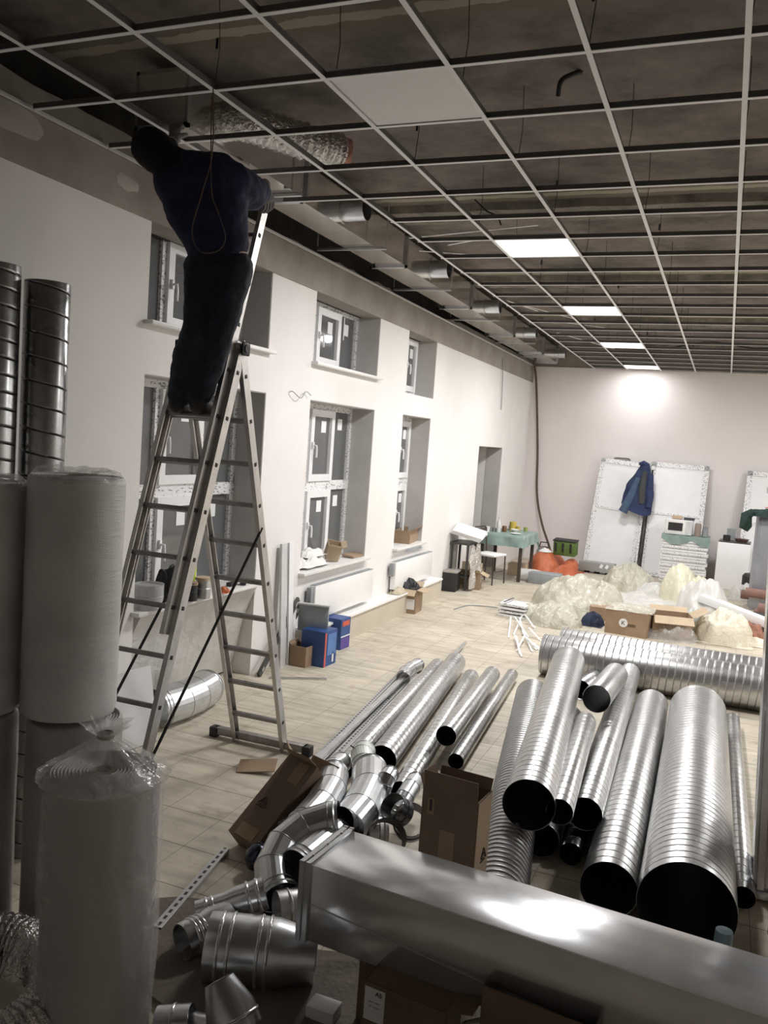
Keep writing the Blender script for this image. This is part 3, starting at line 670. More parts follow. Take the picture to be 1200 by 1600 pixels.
elbow_c('whitish elbow with a hooked wire, in front of a dark duct mouth', A(573, 1210, .20), A(562, 1180, .26), A(590, 1160, .05), .062, 3, m=mat('white_zinc', (.66, .70, .66), .45, metal=.6, var=.12, vscale=14))
elbow_c('half-hidden steel elbow between the tipped carton and the heap', A(438, 1295, .12), A(450, 1262, .16), A(490, 1232, .14), .062, 3)
elbow_c('small elbow turned up at the top of the heap near the white one', A(597, 1235, .24), A(602, 1216, .32), A(616, 1204, .28), .042, 2)
elbow_c('elbow behind the heap whose collar shows beside the perforated rails', A(500, 1232, .14), A(516, 1200, .19), A(548, 1184, .10), .056, 3)
elbow_c('slim bright elbow leaning on the left side of the upright carton', A(620, 1268, .16), A(640, 1232, .24), A(662, 1205, .16), .046, 3)
elbow_c('dull elbow low in the heap behind the box duct end', A(500, 1338, .10), A(520, 1300, .12), A(575, 1302, .10), .08, 3, m=M_GALVD)
elbow_c('small chrome-like elbow lying alone on the tiles beyond the rails', A(630, 1058, .055), A(632, 1047, .055), A(645, 1042, .055), .055, 3, collar=.035, group='lone elbow')
elbow_c('large steel elbow lying on the floor behind the ladder, under the window film', A(252, 1105, .13), A(298, 1092, .13), A(325, 1072, .13), .126, 3, group='elbow by the ladder')
def between(p0, p1): return align(p0, p1)
def ringpiece(label, px, z, r, L, rot, m, name='duct_coupling'):
    t = thing(name, label, 'duct fitting', at(*px, z), rot, 'couplings in the heap')
    MB().lathe([(r, 0), (r, L)], 32).build('sleeve', m, t, solid=.003)
    MB().lathe([(r, L*.45), (r+.006, L*.48), (r+.006, L*.52), (r, L*.55)], 32).build('bead', m, t, ang=70)
    return t
ringpiece('wide dark ring fitting just behind the end of the box duct', (542, 1300), .22, .092, .10, E_(52, -20, 0), mat('dark_steel', (.12, .12, .13), .3, metal=1))
ringpiece('short bright coupling lying across the heap toward its left', (470, 1296), .25, .055, .13, E_(75, 0, 120), M_GALV)
ringpiece('dark coupling beside the foot of the upright carton', (640, 1290), .12, .085, .12, E_(50, 0, 20), mat('dark_steel', (.12, .12, .13), .3, metal=1))
ringpiece('second dark coupling stacked above the one by the carton', (628, 1270), .24, .07, .09, E_(55, 10, -30), mat('dark_steel', (.12, .12, .13), .3, metal=1))
ringpiece('flat dark hoop partly hidden behind the box duct top edge', (600, 1315), .20, .09, .09, E_(40, 35, 0), mat('dark_steel', (.12, .12, .13), .3, metal=1))
ringpiece('thin ring on the floor under the left elbow', (440, 1400), .01, .09, .03, E_(15, 0, 0), M_GALVD)
# dark end cap
t = thing('duct_end_cap', 'dark domed metal cap under the lower edge of the tipped carton', 'duct cap', at(401, 1338, .085), E_(60, 0, -30))
MB().lathe([(.058, -.06), (.062, -.058), (.062, 0), (.058, .02), (.045, .036), (.02, .045), (.0005, .047)], 28).build('dome', mat('dark_cap_metal', (.045, .05, .07), .25, metal=1), t)
MB().lathe([(.062, -.01), (.067, -.006), (.067, .006), (.062, .01)], 28).build('rim', mat('dark_cap_metal', (.045, .05, .07), .25, metal=1), t)
# reducers in the foreground, left of the box duct
P_ = lambda a, c: (a, align(a, c))
reducer('large stepped round reducer half under the end of the box duct', *P_(at(325, 1478, .13), at(470, 1492, .12)),
        [(.122, 0), (.124, .02), (.124, .15), (.121, .17), (.124, .19), (.122, .27), (.104, .34), (.096, .42)], beads=[(.124, .05), (.124, .09), (.124, .20), (.124, .235)])
reducer('smaller reducer with three beads, mouth facing left, beside the large reducer', *P_(at(284, 1472, .078), at(350, 1440, .09)), [(.068, 0), (.070, .01), (.070, .10), (.078, .13), (.078, .22)], beads=[(.070, .045), (.070, .065), (.070, .085)])
reducer('beaded branch piece lying slantwise above the other reducers', *P_(at(308, 1428, .10), at(392, 1402, .16)), [(.050, 0), (.050, .12), (.058, .16), (.064, .29)], beads=[(.050, .045), (.050, .07), (.062, .22), (.064, .26)])
reducer('dark-mouthed connector poking out at the left of the box duct', *P_(at(432, 1420, .085), at(480, 1412, .085)), [(.072, 0), (.072, .10), (.06, .16)], m=M_GALVD, beads=[(.072, .05)])
reducer('bright cone piece at the bottom edge of the view left of the labelled carton', at(372, 1612, .10), E_(-10, -38, 0), [(.085, 0), (.085, .07), (.05, .17)], beads=[(.085, .04)])
reducer('bright metal collar cut by the bottom edge beside the nearest roll', at(247, 1602, .05), E_(10, 80, 30), [(.06, 0), (.06, .12)], beads=[(.06, .06)])
reducer('small flared piece on the bottom edge between collar and cone', at(300, 1606, .04), E_(5, 85, 10), [(.05, 0), (.05, .05), (.035, .12)])

# ------------------------------------------------------------------ metal rails on the floor
M_PERF = None
def perf_mat():
    m = bpy.data.materials.new('perforated_steel'); m.use_nodes = True; nt = m.node_tree; b = nt.nodes['Principled BSDF']
    tc = _n(nt, 'ShaderNodeTexCoord'); sp = _n(nt, 'ShaderNodeSeparateXYZ'); nt.links.new(tc.outputs['Object'], sp.inputs[0])
    f = math_(nt, 'ABSOLUTE', math_(nt, 'SUBTRACT', math_(nt, 'FRACT', math_(nt, 'DIVIDE', sp.outputs[2], .05)), .5))
    g = math_(nt, 'MULTIPLY', math_(nt, 'LESS_THAN', f, .28), math_(nt, 'LESS_THAN', math_(nt, 'ABSOLUTE', sp.outputs[0]), .007))
    mx = _n(nt, 'ShaderNodeMix', data_type='RGBA'); mx.inputs[6].default_value = (.58, .59, .60, 1); mx.inputs[7].default_value = (.01, .01, .01, 1); nt.links.new(g, mx.inputs[0]); nt.links.new(mx.outputs[2], b.inputs['Base Color'])
    nt.links.new(math_(nt, 'SUBTRACT', 1.0, g), b.inputs['Metallic']); b.inputs['Roughness'].default_value = .35
    return m
M_PERF = perf_mat()
def rail(label, p, q, w=.041, h=.021, m=None, group='steel rails bundled beside the pipes', name='mounting_rail'):
    p, q = Vector(p), Vector(q); L = (q-p).length; b = MB(); t = .002
    b.box((0, h/2, L/2), (w, t, L)).box((-w/2, 0, L/2), (t, h, L)).box((w/2, 0, L/2), (t, h, L)).box((-w/2+.005, -h/2, L/2), (.008, t, L)).box((w/2-.005, -h/2, L/2), (.008, t, L))
    d = (q-p).normalized(); y = Vector((0, 0, 1)); y = (y-d*y.dot(d)).normalized(); x = y.cross(d)
    M_ = Matrix((x, y, d)).transposed()
    return tag(b.build(name, m or M_PERF, loc=p, rot=M_.to_euler(), smooth=False), label, 'metal rail', group)
dv = Vector((-.30, 2.45, 0))
for k in range(6):
    p = at(487+k*9, 1192+k*5, .012)+Vector((0, 0, .012 if k % 2 else .0)); q = p+dv*(.93+.07*((k*5) % 3))+Vector((.012*k, 0, 0))
    rail(['leftmost', 'second', 'third', 'fourth', 'fifth', 'rightmost'][k]+(' perforated' if k % 2 == 0 else ' plain')+' steel rail of the bundle left of the pipes, counted from the ladder', p, q, m=M_PERF if k % 2 == 0 else M_GALVD)
rail('plain steel rail laid on top of the bundle, nearest the tipped carton', at(494, 1188, .05), at(494, 1188, .05)+dv*.9+Vector((.06, 0, 0)), m=M_GALVD)
rail('long thin rail reaching past the slim duct toward the hall', at(640, 1090, .02), at(728, 1003, .02), .02, .02, M_GALVD, 'thin rails')
rail('second thin rail beside the long one beyond the pipes', at(660, 1078, .03), at(724, 1008, .03), .02, .02, M_GALV, 'thin rails')
rail('dark perforated rail on the tiles between the nearest roll and the tipped carton', at(245, 1452, .012), at(352, 1328, .012), .041, .021, M_PERF, 'single rail')
tag(MB().box((0, 0, 0), (.50, .035, .012)).build('metal_strip', M_GALVD, loc=at(466, 1060, .006), rot=(0, 0, R(32))), 'short flat grey strip lying on the tiles behind the ladder foot', 'metal strip')
wire('hook_wire', 'bent black wire hooked over the white elbow', [at(548, 1165, .3), at(558, 1172, .26), at(566, 1178, .27), at(575, 1176, .26), at(583, 1190, .25)], .004, M_BLACK)
wire('cable_tie', 'short black wire lying across the slim duct by the rails', [at(607, 1092, .16), at(618, 1078, .17), at(633, 1062, .16), at(640, 1058, .15)], .005, M_BLACK)
wire('conduit_end', 'bent cable end poking down from a hole in the concrete slab at the right', [at(908, 112, SLAB), at(890, 118, SLAB-.05), at(876, 128, SLAB-.10), at(872, 150, SLAB-.16)], .014, M_BLACK)
wire('floor_wire', 'long thin pale wire on the tiles left of the white profile bundle', [at(709, 952, .01), at(730, 946, .01), at(758, 947, .01), at(780, 950, .01)], .006, M_GREYB)

# ------------------------------------------------------------------ ladder
lad = thing('ladder', 'tall aluminium combination stepladder with a worker standing on it', 'ladder', (1.0, 4.1, 0))
LO = Vector((1.0, 4.1, 0)); PR = Vector((1.125, 4.811, .220)); UR = Vector((.004, -.084, .244)); WV = Vector((-.391, -.009, 0)); QS = Vector((1.083, 3.529, .664)); US = Vector((.011, .063, .252))
def rail_beam(a, c, w, d, side):
    "side rail: flat aluminium channel between two points; width across depth direction"
    a, c = a-LO, c-LO; z = (c-a).normalized(); x = WV.normalized(); x = (x-z*x.dot(z)).normalized(); y = z.cross(x); L = (c-a).length
    M_ = Matrix((x, y, z)).transposed().to_4x4(); M_.translation = a
    b = MB(); t = .003
    b.box((0, 0, L/2), (t, d, L), m=M_); b.box((side*w/2, -d/2+t, L/2), (w, t*2, L), m=M_); b.box((side*w/2, d/2-t, L/2), (w, t*2, L), m=M_)
    return b.build('side_rail', M_ALU, lad, smooth=False)
def rungs(P, U, ks, off=0, r=.014):
    for k in ks:
        a = P+U*k-LO; c = a+WV; z = U.normalized(); x = WV.normalized(); y = z.cross(x)
        M_ = Matrix((x, y, z)).transposed().to_4x4(); M_.translation = (a+c)/2
        b = MB(); b.box((0, 0, 0), (WV.length-.004, .030, .026), bev=.004, m=M_); o = b.build('rung', M_RUNG, lad)
        for s in (-1, 1):
            b = MB(); b.box((s*(WV.length/2+.002), 0, 0), (.005, .022, .022), bev=.002, m=M_); b.build('rung_end', M_BLACK, o)
foot = lambda P, U: P-U*(P.z/U.z)
for w_ in (0, 1):
    rail_beam(foot(PR, UR)+WV*w_, PR+UR*9.75+WV*w_, .026, .062, 1 if w_ == 0 else -1)
    rail_beam(foot(QS, US)+WV*w_, QS+US*7.6+WV*w_, .026, .062, 1 if w_ == 0 else -1)
rungs(PR, UR, range(0, 10)); rungs(QS, US, range(-2, 8))
# extension section slid up outside the front one
OF = Vector((-.03, -.050, .01)); WX = WV; WV_full = WV.copy(); WV = WV_full*(.335/.391)
ea, eb = QS+US*1.45+OF, QS+US*10.55+OF
for w_ in (0, 1): rail_beam(ea+WV*w_, eb+WV*w_, .024, .055, 1 if w_ == 0 else -1)
rungs(QS+OF, US, range(2, 11))
WV = WV_full
b = MB(); P0 = foot(PR, UR)-LO; d = WV.normalized(); b.box(P0+WV*.5+Vector((0, 0, .045)), (.70, .055, .05), (0, 0, math.atan2(d.y, d.x)+pi), bev=.004); b.build('stabiliser_bar', M_RUNG, lad)
for s in (-1, 1): b = MB(); b.box(P0+WV*.5+d*(.355*s)+Vector((0, 0, .035)), (.06, .07, .07), bev=.008); b.build('rubber_foot', M_BLACK, lad)
for w_ in (0, 1): b = MB(); b.box(foot(QS, US)+WV*w_-LO+Vector((0, 0, .02)), (.035, .07, .04), bev=.005); b.build('rubber_foot', M_BLACK, lad)
for w_ in (0, 1):
    b = MB(); h_ = PR+UR*9.6+WV*w_-LO; b.box(h_+Vector((.018*(1 if w_ == 0 else -1), 0, .0)), (.012, .075, .075), bev=.01).cyl(h_-Vector((.03, 0, 0)), h_+Vector((.03, 0, 0)), .022, 14); b.build('hinge', M_BLACK, lad)
for w_ in (0, 1):
    b = MB(); a = PR+UR*5.45+WV*w_-LO; c = QS+US*-1.3+WV*w_-LO; dd = (c-a).normalized(); b.tube([a, c], .0085, 6); b.build('strap', M_STRAP, lad)

# ------------------------------------------------------------------ the worker
def skin_mesh(name, chains, m, parent, subd=2, disp=0.0, solid=False, root=0):
    "chains: list of lists of (x,y,z,r) sharing verts when coordinates match"
    verts = []; rad = []; edges = []; idx = {}
    def vid(p):
        k = tuple(round(v, 4) for v in p[:3])
        if k not in idx: idx[k] = len(verts); verts.append(Vector(p[:3])); rad.append(p[3:] if len(p) > 4 else (p[3], p[3]))
        return idx[k]
    for ch in chains:
        ids = [vid(p) for p in ch]
        for a, c in zip(ids[:-1], ids[1:]): edges.append((a, c))
    me = bpy.data.meshes.new(name); me.from_pydata(verts, edges, []); o = bpy.data.objects.new(name, me); COL.objects.link(o)
    if parent: o.parent = parent
    me.materials.append(m)
    md = o.modifiers.new('skin', 'SKIN'); md.use_smooth_shade = True
    sv = me.skin_vertices[0].data if len(me.skin_vertices) else None
    if sv is None:
        bm_ = bmesh.new(); bm_.from_mesh(me); bm_.verts.layers.skin.verify(); bm_.to_mesh(me); bm_.free(); sv = me.skin_vertices[0].data
    for i, r in enumerate(rad): sv[i].radius = r; sv[i].use_root = (i == root)
    s = o.modifiers.new('sub', 'SUBSURF'); s.levels = subd; s.render_levels = subd
    if disp:
        tx = bpy.data.textures.new(name, 'CLOUDS'); tx.noise_scale = .09; dm = o.modifiers.new('folds', 'DISPLACE'); dm.texture = tx; dm.strength = disp; dm.texture_coords = 'GLOBAL' if False else 'LOCAL'
    # bake so the object holds real faces
    dg = bpy.context.evaluated_depsgraph_get(); dg.update(); me2 = bpy.data.meshes.new_from_object(o.evaluated_get(dg)); o.modifiers.clear(); o.data = me2
    me2.materials.clear(); me2.materials.append(m)
    for p in me2.polygons: p.use_smooth = True
    return o
def flesh(name, chains, m, parent, vox=.014, smooth=4, disp=0., dscale=.08):
    "continuous surface grown round chains of (x, y, z, r) joints, limbs tapering from joint to joint"
    b = MB()
    for ch in chains:
        for i, p in enumerate(ch):
            c = Vector(p[:3]); r = p[3]
            b.lathe([(.0004, -r), (r*.5, -r*.866), (r*.866, -r*.5), (r, 0), (r*.866, r*.5), (r*.5, r*.866), (.0004, r)], 16, m=Matrix.Translation(c))
            if i:
                q = ch[i-1]; n = 6
                b.tube([Vector(q[:3]).lerp(c, k/n) for k in range(n+1)], [q[3]+(r-q[3])*k/n for k in range(n+1)], 18)
    o = b.build(name, m, parent)
    rm = o.modifiers.new('surface', 'REMESH'); rm.mode = 'VOXEL'; rm.voxel_size = vox; rm.use_smooth_shade = True
    sm = o.modifiers.new('soft', 'SMOOTH'); sm.factor = .6; sm.iterations = smooth
    if disp:
        tx = bpy.data.textures.new(name, 'CLOUDS'); tx.noise_scale = dscale; dm = o.modifiers.new('folds', 'DISPLACE'); dm.texture = tx; dm.strength = disp; dm.mid_level = .5; dm.texture_coords = 'LOCAL'
    dg = bpy.context.evaluated_depsgraph_get(); dg.update(); me2 = bpy.data.meshes.new_from_object(o.evaluated_get(dg)); o.modifiers.clear(); old = o.data; o.data = me2; bpy.data.meshes.remove(old)
    me2.materials.clear(); me2.materials.append(m)
    for p in me2.polygons: p.use_smooth = True
    return o
WO = Vector((.95, 3.72, 2.19))
man = thing('person', 'person in navy jacket and dark trousers leaning over at the top of the ladder', 'person', WO)
def wp(px, py, y, *r): p = aty(px, py, y)-WO; return (p.x, p.y, p.z, *r)
hd = wp(240, 236, 3.56); hc = Vector(hd[:3]); neck = wp(276, 256, 3.58, .062)
wrr = wp(410, 300, 3.97, .040); wrl = wp(268, 222, 3.92, .036)
ubl, ubr = wp(288, 288, 3.60), wp(336, 282, 3.64); mbl, mbr = wp(292, 328, 3.62), wp(350, 326, 3.66); wbl, wbr = wp(318, 374, 3.66), wp(358, 374, 3.70)
hl, hr = wp(322, 418, 3.70), wp(362, 420, 3.73); kl, kr = wp(309, 515, 3.70), wp(344, 512, 3.74); sl_, sr_ = wp(290, 565, 3.76), wp(330, 565, 3.80); al, ar = wp(280, 628, 3.83), wp(313, 628, 3.85)
shr, elr = wp(362, 286, 3.67), wp(392, 301, 3.84); shl, ell = wp(272, 292, 3.56), wp(260, 266, 3.76)
R_ = lambda p, r: (*p[:3], r)
flesh('body', [[R_(hd, .085), neck, R_(ubr, .09), R_(mbr, .08), R_(wbr, .085), R_(hr, .085), R_(kr, .055), R_(ar, .038)], [R_(ubl, .08), R_(mbl, .08), R_(wbl, .085), R_(hl, .085), R_(kl, .055), R_(al, .038)],
    [R_(ubr, .09), R_(shr, .06), R_(elr, .045), R_(wrr, .034)], [R_(ubl, .08), R_(shl, .06), R_(ell, .042), R_(wrl, .034)], [R_(ubl, .08), R_(ubr, .09)], [R_(wbl, .08), R_(wbr, .08)]], M_SKIN, man)
flesh('jacket', [[neck[:3]+(.075,), R_(ubr, .135), R_(mbr, .120), R_(wbr, .098), R_(wp(360, 380, 3.70), .096)], [neck[:3]+(.075,), R_(ubl, .118), R_(mbl, .115), R_(wbl, .098), R_(wp(320, 388, 3.67), .100)], [R_(ubl, .118), R_(ubr, .140)], [R_(mbl, .115), R_(mbr, .120)], [R_(wbl, .098), R_(wbr, .098)], [R_(ubl, .118), R_(mbr, .12)], [R_(ubr, .12), R_(mbl, .115)],
    [R_(shr, .105), R_(elr, .092), R_(wp(403, 302, 3.90), .070)], [R_(shl, .095), R_(ell, .075), R_(wp(266, 232, 3.88), .055)]], M_SHIRT, man, disp=.022)
flesh('trousers', [[R_(wp(325, 398, 3.68), .092), R_(hl, .112), R_(kl, .078), R_(sl_, .074), R_(wp(281, 618, 3.82), .066)], [R_(wp(357, 396, 3.71), .090), R_(hr, .112), R_(kr, .082), R_(sr_, .078), R_(wp(312, 616, 3.84), .068)], [R_(wp(325, 398, 3.68), .092), R_(wp(357, 396, 3.71), .090)], [R_(hl, .112), R_(hr, .112)]], M_JEAN, man, disp=.020, dscale=.06)
for a_, dx in ((al, -.02), (ar, .02)):
    ax, ay, az = a_[:3]; az = -.015+.06
    flesh('boot', [[(ax, ay-.01, az+.06, .052), (ax, ay-.015, az, .050), (ax+dx*.3, ay+.05, az-.006, .046), (ax+dx, ay+.13, az-.016, .038), (ax+dx*1.2, ay+.17, az-.020, .030)]], M_BOOT, man, vox=.01, smooth=2)
flesh('hood', [[R_(wp(236, 231, 3.55), .102), R_(wp(247, 241, 3.55), .100), R_(wp(270, 254, 3.57), .084), R_(wp(286, 264, 3.59), .09)]], M_HAT, man, disp=.012)
fc = flesh('face', [[tuple(hc+Vector((-.055, .035, .03)))+(.070,), tuple(hc+Vector((-.07, .055, -.03)))+(.045,)], [tuple(hc+Vector((-.085, .085, .03)))+(.022,), tuple(hc+Vector((-.10, .110, .015)))+(.014,)]], M_SKIN, man, vox=.008, smooth=2)
for s in (-1, 1): MB().lathe([(.0005, -.006), (.010, -.003), (.012, 0), (.010, .003), (.0005, .006)], 10).build('eye', M_WB_EYE, fc, loc=hc+Vector((-.098+.03*s, .085+.028*s, .05)), rot=(R(90), 0, R(40)))
MB().box((0, 0, 0), (.045, .008, .010), bev=.003).build('mouth', M_REDC, fc, loc=hc+Vector((-.105, .085, -.035)), rot=(0, 0, R(40)))
def glove(P, dirv, up, curl, thumb, name='glove'):
    P = Vector(P[:3]); d = Vector(dirv).normalized(); u = Vector(up).normalized(); u = (u-d*u.dot(d)).normalized(); s = d.cross(u)   # s: across palm, u: back of the hand
    q = lambda a, c, e, r: (*(P+d*a+s*c+u*e), r)
    ch = [[q(-.05, 0, 0, .036), q(0, 0, 0, .030), q(.045, 0, 0, .030)]]
    for k, (c, L) in enumerate([(-.030, .068), (-.010, .078), (.011, .073), (.030, .058)]):
        a0 = q(.075, c, 0, .0125); a1 = q(.075+L*.45, c*1.05, -L*curl*.35, .0105); a2 = q(.075+L*.62, c*1.05, -L*curl*.95, .0098); a3 = q(.075+L*.45, c, -L*curl*1.35, .009)
        ch.append([q(.045, 0, 0, .030), a0, a1, a2, a3])
    ch.append([q(0, 0, 0, .030), q(.028, thumb*.038, -.012, .015), q(.055, thumb*.055, -.035, .012), q(.075, thumb*.045, -.055, .0105)])
    return skin_mesh(name, ch, M_GLOVE, man, root=1)
top = eb-WO
glove(Vector(wp(413, 293, 4.02)[:3]), Vector((.15, .35, -.75)), Vector((.8, -.5, .3)), .75, -1)
glove(Vector(wrl[:3])+Vector((-.01, .03, .03)), Vector((-.2, .4, .9)), Vector((.2, -1, .3)), .5, 1)
# ------------------------------------------------------------------ wrapped rolls at the left
def roll(label, x, y, z, r, h, m, seed, group, film=True):
    t = thing('insulation_roll', label, 'wrapped roll', (x, y, z), R(seed*40), group); s = seed*7.3
    wob = lambda a, zz: .022*noise.noise(Vector((cos(a)*1.3+s, sin(a)*1.3, zz*2.2)))+.010*noise.noise(Vector((cos(a)*4+s, sin(a)*4, zz*9)))
    pr = [(r*.97, .002), (r, .02)]+[(r, .02+(h-.05)*i/22) for i in range(1, 23)]+[(r*.985, h-.012), (r*.94, h-.004)]
    MB().lathe(pr, 56, wob=wob).build('wrapping', m, t, ang=70)
    b = MB(); P = []; n = 260
    top = []
    b.lathe([(r*.95, h-.006)]+[(r*.95-(r*.75)*i/24, h-.010+(.008 if i % 2 else 0)) for i in range(1, 25)]+[(.03, h-.02)], 40, wob=lambda a, zz: .01*noise.noise(Vector((cos(a)*2, sin(a)*2, s))))
    b.build('wound_edge', m, t, ang=70)
    MB().lathe([(.032, h-.18), (.030, h-.001), (.034, h), (.036, h-.03)], 20).build('core', M_CARDD, t)
    if film:
        f = lambda u, v: Vector(((r*(1.01-.62*v**1.6)+.018*noise.noise(Vector((u*9, v*3, s))))*cos(2*pi*u), (r*(1.01-.62*v**1.6)+.018*noise.noise(Vector((u*9, v*3, s))))*sin(2*pi*u), h-.03+.055*sin(v*pi*.75)+.016*noise.noise(Vector((cos(2*pi*u)*3, sin(2*pi*u)*3, v*4+s)))))
        MB().grid(f, 60, 8, True).build('film_cover', M_FILMC, t, ang=80)
    return t
GR = 'wrapped insulation rolls stacked at the left'
roll('upper bubble-wrapped roll standing in front of the tarnished upright duct', 1.315, 2.61, .955, .183, .945, M_BUB, 1, GR)
roll('lower bubble-wrapped roll carrying another, behind the bagged roll', 1.345, 2.62, 0, .185, .935, M_BUB2, 2, GR, False)
roll('upper roll cut by the left edge of the view', .99, 2.43, .955, .185, .90, M_BUB, 3, GR)
r1 = roll('lower roll at the left edge of the view with a reddish tape mark', .985, 2.43, 0, .18, .94, M_BUB2, 4, GR, False)
tp = MB().lathe([(.187, .50), (.188, .50), (.188, .585), (.187, .585)], 56); 
o = tp.build('tape', mat('red_brown_tape', (.45, .14, .09), .6), r1)
for v in o.data.vertices: pass
bm_ = bmesh.new(); bm_.from_mesh(o.data); bmesh.ops.delete(bm_, geom=[v for v in bm_.verts if math.atan2(v.co.y, v.co.x) < R(-105-160+60) or not (-1.0 < math.atan2(sin(math.atan2(v.co.y, v.co.x)-(R(-50)-R(160))), cos(math.atan2(v.co.y, v.co.x)-(R(-50)-R(160)))) < -.2)], context='VERTS'); bm_.to_mesh(o.data); bm_.free()
CX, CY = at(157, 1420, .5).x, 0
d3 = (_r*((157-600)/FPX)+_u*((800-1215)/FPX)+_f); c3 = CAM+d3*2.80
r3 = roll('nearest roll standing in a clear plastic bag gathered at the top', c3.x+.015, c3.y, 0, .184, .97, M_BUB2, 5, GR, False)
def bag(u, v):
    a = 2*pi*u; h0 = .96
    if v < .35: z = .012+(h0-.012)*(v/.35); rr = .195+.014*noise.noise(Vector((cos(a)*3, sin(a)*3, z*4)))
    elif v < .85:
        q = (v-.35)/.5; z = h0+.12*q**1.3+.0*q; rr = .195*(1-q)**.8+.022; rr *= 1+.10*sin(a*9+2*sin(a*2))*q*(1.3-q)+.03*noise.noise(Vector((cos(a)*6, sin(a)*6, q*3))); z += .02*sin(a*5+1)*q*(1-q)
    else:
        q = (v-.85)/.15; z = h0+.12+.05*q; rr = .022+.05*q*(1+.4*sin(a*7))
    return Vector((rr*cos(a)+.0*z, rr*sin(a), z))
MB().grid(bag, 110, 90, True).build('plastic_bag', M_FILMC, r3, ang=80)
MB().lathe([(.024, 1.075), (.030, 1.08), (.030, 1.09), (.024, 1.095)], 16).build('tie', M_PATCH, r3)
# foil hose coil at the bottom left corner
b = MB(); P = []
for i in range(150):
    a = -2.2+i*.032; P.append(Vector((1.50+.26*cos(a), 2.02+.26*sin(a), .11+.0006*i)))
b.tube(P, [.095*(1+.07*sin(i*2.1)+.05*noise.noise(Vector((i*.5, 0, 0)))) for i in range(150)], 22)
tag(b.build('foil_hose', M_FOIL, ang=80), 'coiled shiny foil hose on the floor at the foot of the rolls', 'flexible hose')
tag(MB().grid(lambda u, v: Vector(((u-.5)*.20, (v-.5)*.16, .5*max(0, .05+.32*(1-abs(2*u-1))*(1-abs(2*v-1)))+.03*noise.noise(Vector((u*4, v*4, 3))))), 14, 14).build('foil_scrap', M_FOIL, loc=at(32, 1520, .12)), 'crumpled foil scrap on the hose between the two nearer rolls', 'foil scrap')

# ------------------------------------------------------------------ cartons
def carton(label, loc, rot, dims, m=None, flaps=(), th=.005, closed=False, group=None, name='cardboard_box', inner=None):
    "open carton; flaps: list of (side, angle from vertical in degrees, length)"
    m = m or M_CARD; w, d, h = dims; t = thing(name, label, 'cardboard box', loc, rot, group); b = MB()
    b.box((0, -d/2, h/2), (w, th, h)).box((0, d/2, h/2), (w, th, h)).box((-w/2, 0, h/2), (th, d, h)).box((w/2, 0, h/2), (th, d, h)).box((0, 0, th/2), (w, d, th))
    if closed: b.box((0, 0, h-th/2), (w, d, th))
    b.build('box_body', m, t, smooth=False)
    for (s, a, L) in flaps:
        ln = w if s in 'fb' else d; off = {'f': (0, -d/2), 'b': (0, d/2), 'l': (-w/2, 0), 'r': (w/2, 0)}[s]; rz = {'f': 0, 'b': pi, 'l': -pi/2, 'r': pi/2}[s]
        M_ = Matrix.Translation((off[0], off[1], h)) @ Matrix.Rotation(rz, 4, 'Z') @ Matrix.Rotation(R(a), 4, 'X')
        fb = MB(); fb.box((0, 0, L/2), (ln-.006, .004, L), m=M_); fb.build('flap', inner or m, t, smooth=False)
    return t
def on_face(t, m, side, dims, u, v, w_, h_, name='label_sticker'):
    w, d, h = dims; e = .0045
    if side == 'f': return bx(name, m, (u, -d/2-e, v), (w_, .002, h_), t)
    if side == 'r': return bx(name, m, (w/2+e, u, v), (.002, w_, h_), t)
    if side == 'l': return bx(name, m, (-w/2-e, u, v), (.002, w_, h_), t)
    if side == 'b': return bx(name, m, (u, d/2+e, v), (w_, .002, h_), t)
    return bx(name, m, (u, v, h+e), (w_, h_, .002), t)
def triangle_mark(t, center, ax, up, size, name='recycling_mark'):
    "three-arrow triangle printed on cardboard"
    c, ax, up = Vector(center), Vector(ax), Vector(up); nrm = ax.cross(up)
    b = MB(); pts = [c+(ax*cos(R(90+120*k))+up*sin(R(90+120*k)))*size for k in range(3)]
    for k in range(3):
        a, e = pts[k], pts[(k+1) % 3]; b.tube([a.lerp(e, .05), a.lerp(e, .80)], size*.075, 4)
        ins = [(c+(p-c)*.5) for p in (a, e)]; b.tube([ins[0], ins[0].lerp(ins[1], .7)], size*.06, 4)
    return b.build(name, M_INK, t, smooth=False)
def text(s, size, m, parent, loc, rot, name='printed_text'):
    cu = bpy.data.curves.new('t', 'FONT'); cu.body = s; cu.size = size; cu.extrude = .0006; cu.align_x = 'CENTER'; o = bpy.data.objects.new('t', cu); COL.objects.link(o)
    dg = bpy.context.evaluated_depsgraph_get(); me = bpy.data.meshes.new_from_object(o.evaluated_get(dg)); bpy.data.objects.remove(o)
    me.materials.clear(); me.materials.append(m); p = bpy.data.objects.new(name, me); COL.objects.link(p); p.parent = parent; p.location = loc; p.rotation_euler = rot; return p
# upright carton behind the box duct
pP = at(712, 1232, .63); dm = (.255, .16, .63)
tP = carton('upright brown carton with open top standing behind the box duct', (pP.x+.01, pP.y+.0, 0), R(-6), dm, M_CARDD, [('f', 4, .085), ('b', 25, .05), ('r', -168, .0+.06), ('l', 20, .06)])
on_face(tP, M_CARD, 'f', dm, -.085, .56, .032, .075); on_face(tP, M_INK, 'f', dm, -.085-.0, .565, .01, .05).location.y = -.002
on_face(tP, M_CARD, 'f', dm, 0, .25, .07, .44, 'parcel_tape')
bx('lit_side_tone', M_CARDL, (.255/2+.004, 0, .315), (.002, .155, .62), tP)  # paler skin paints the light falling on this side
triangle_mark(tP, (.255/2+.0065, .02, .36), (0, 1, 0), (0, 0, 1), .04)
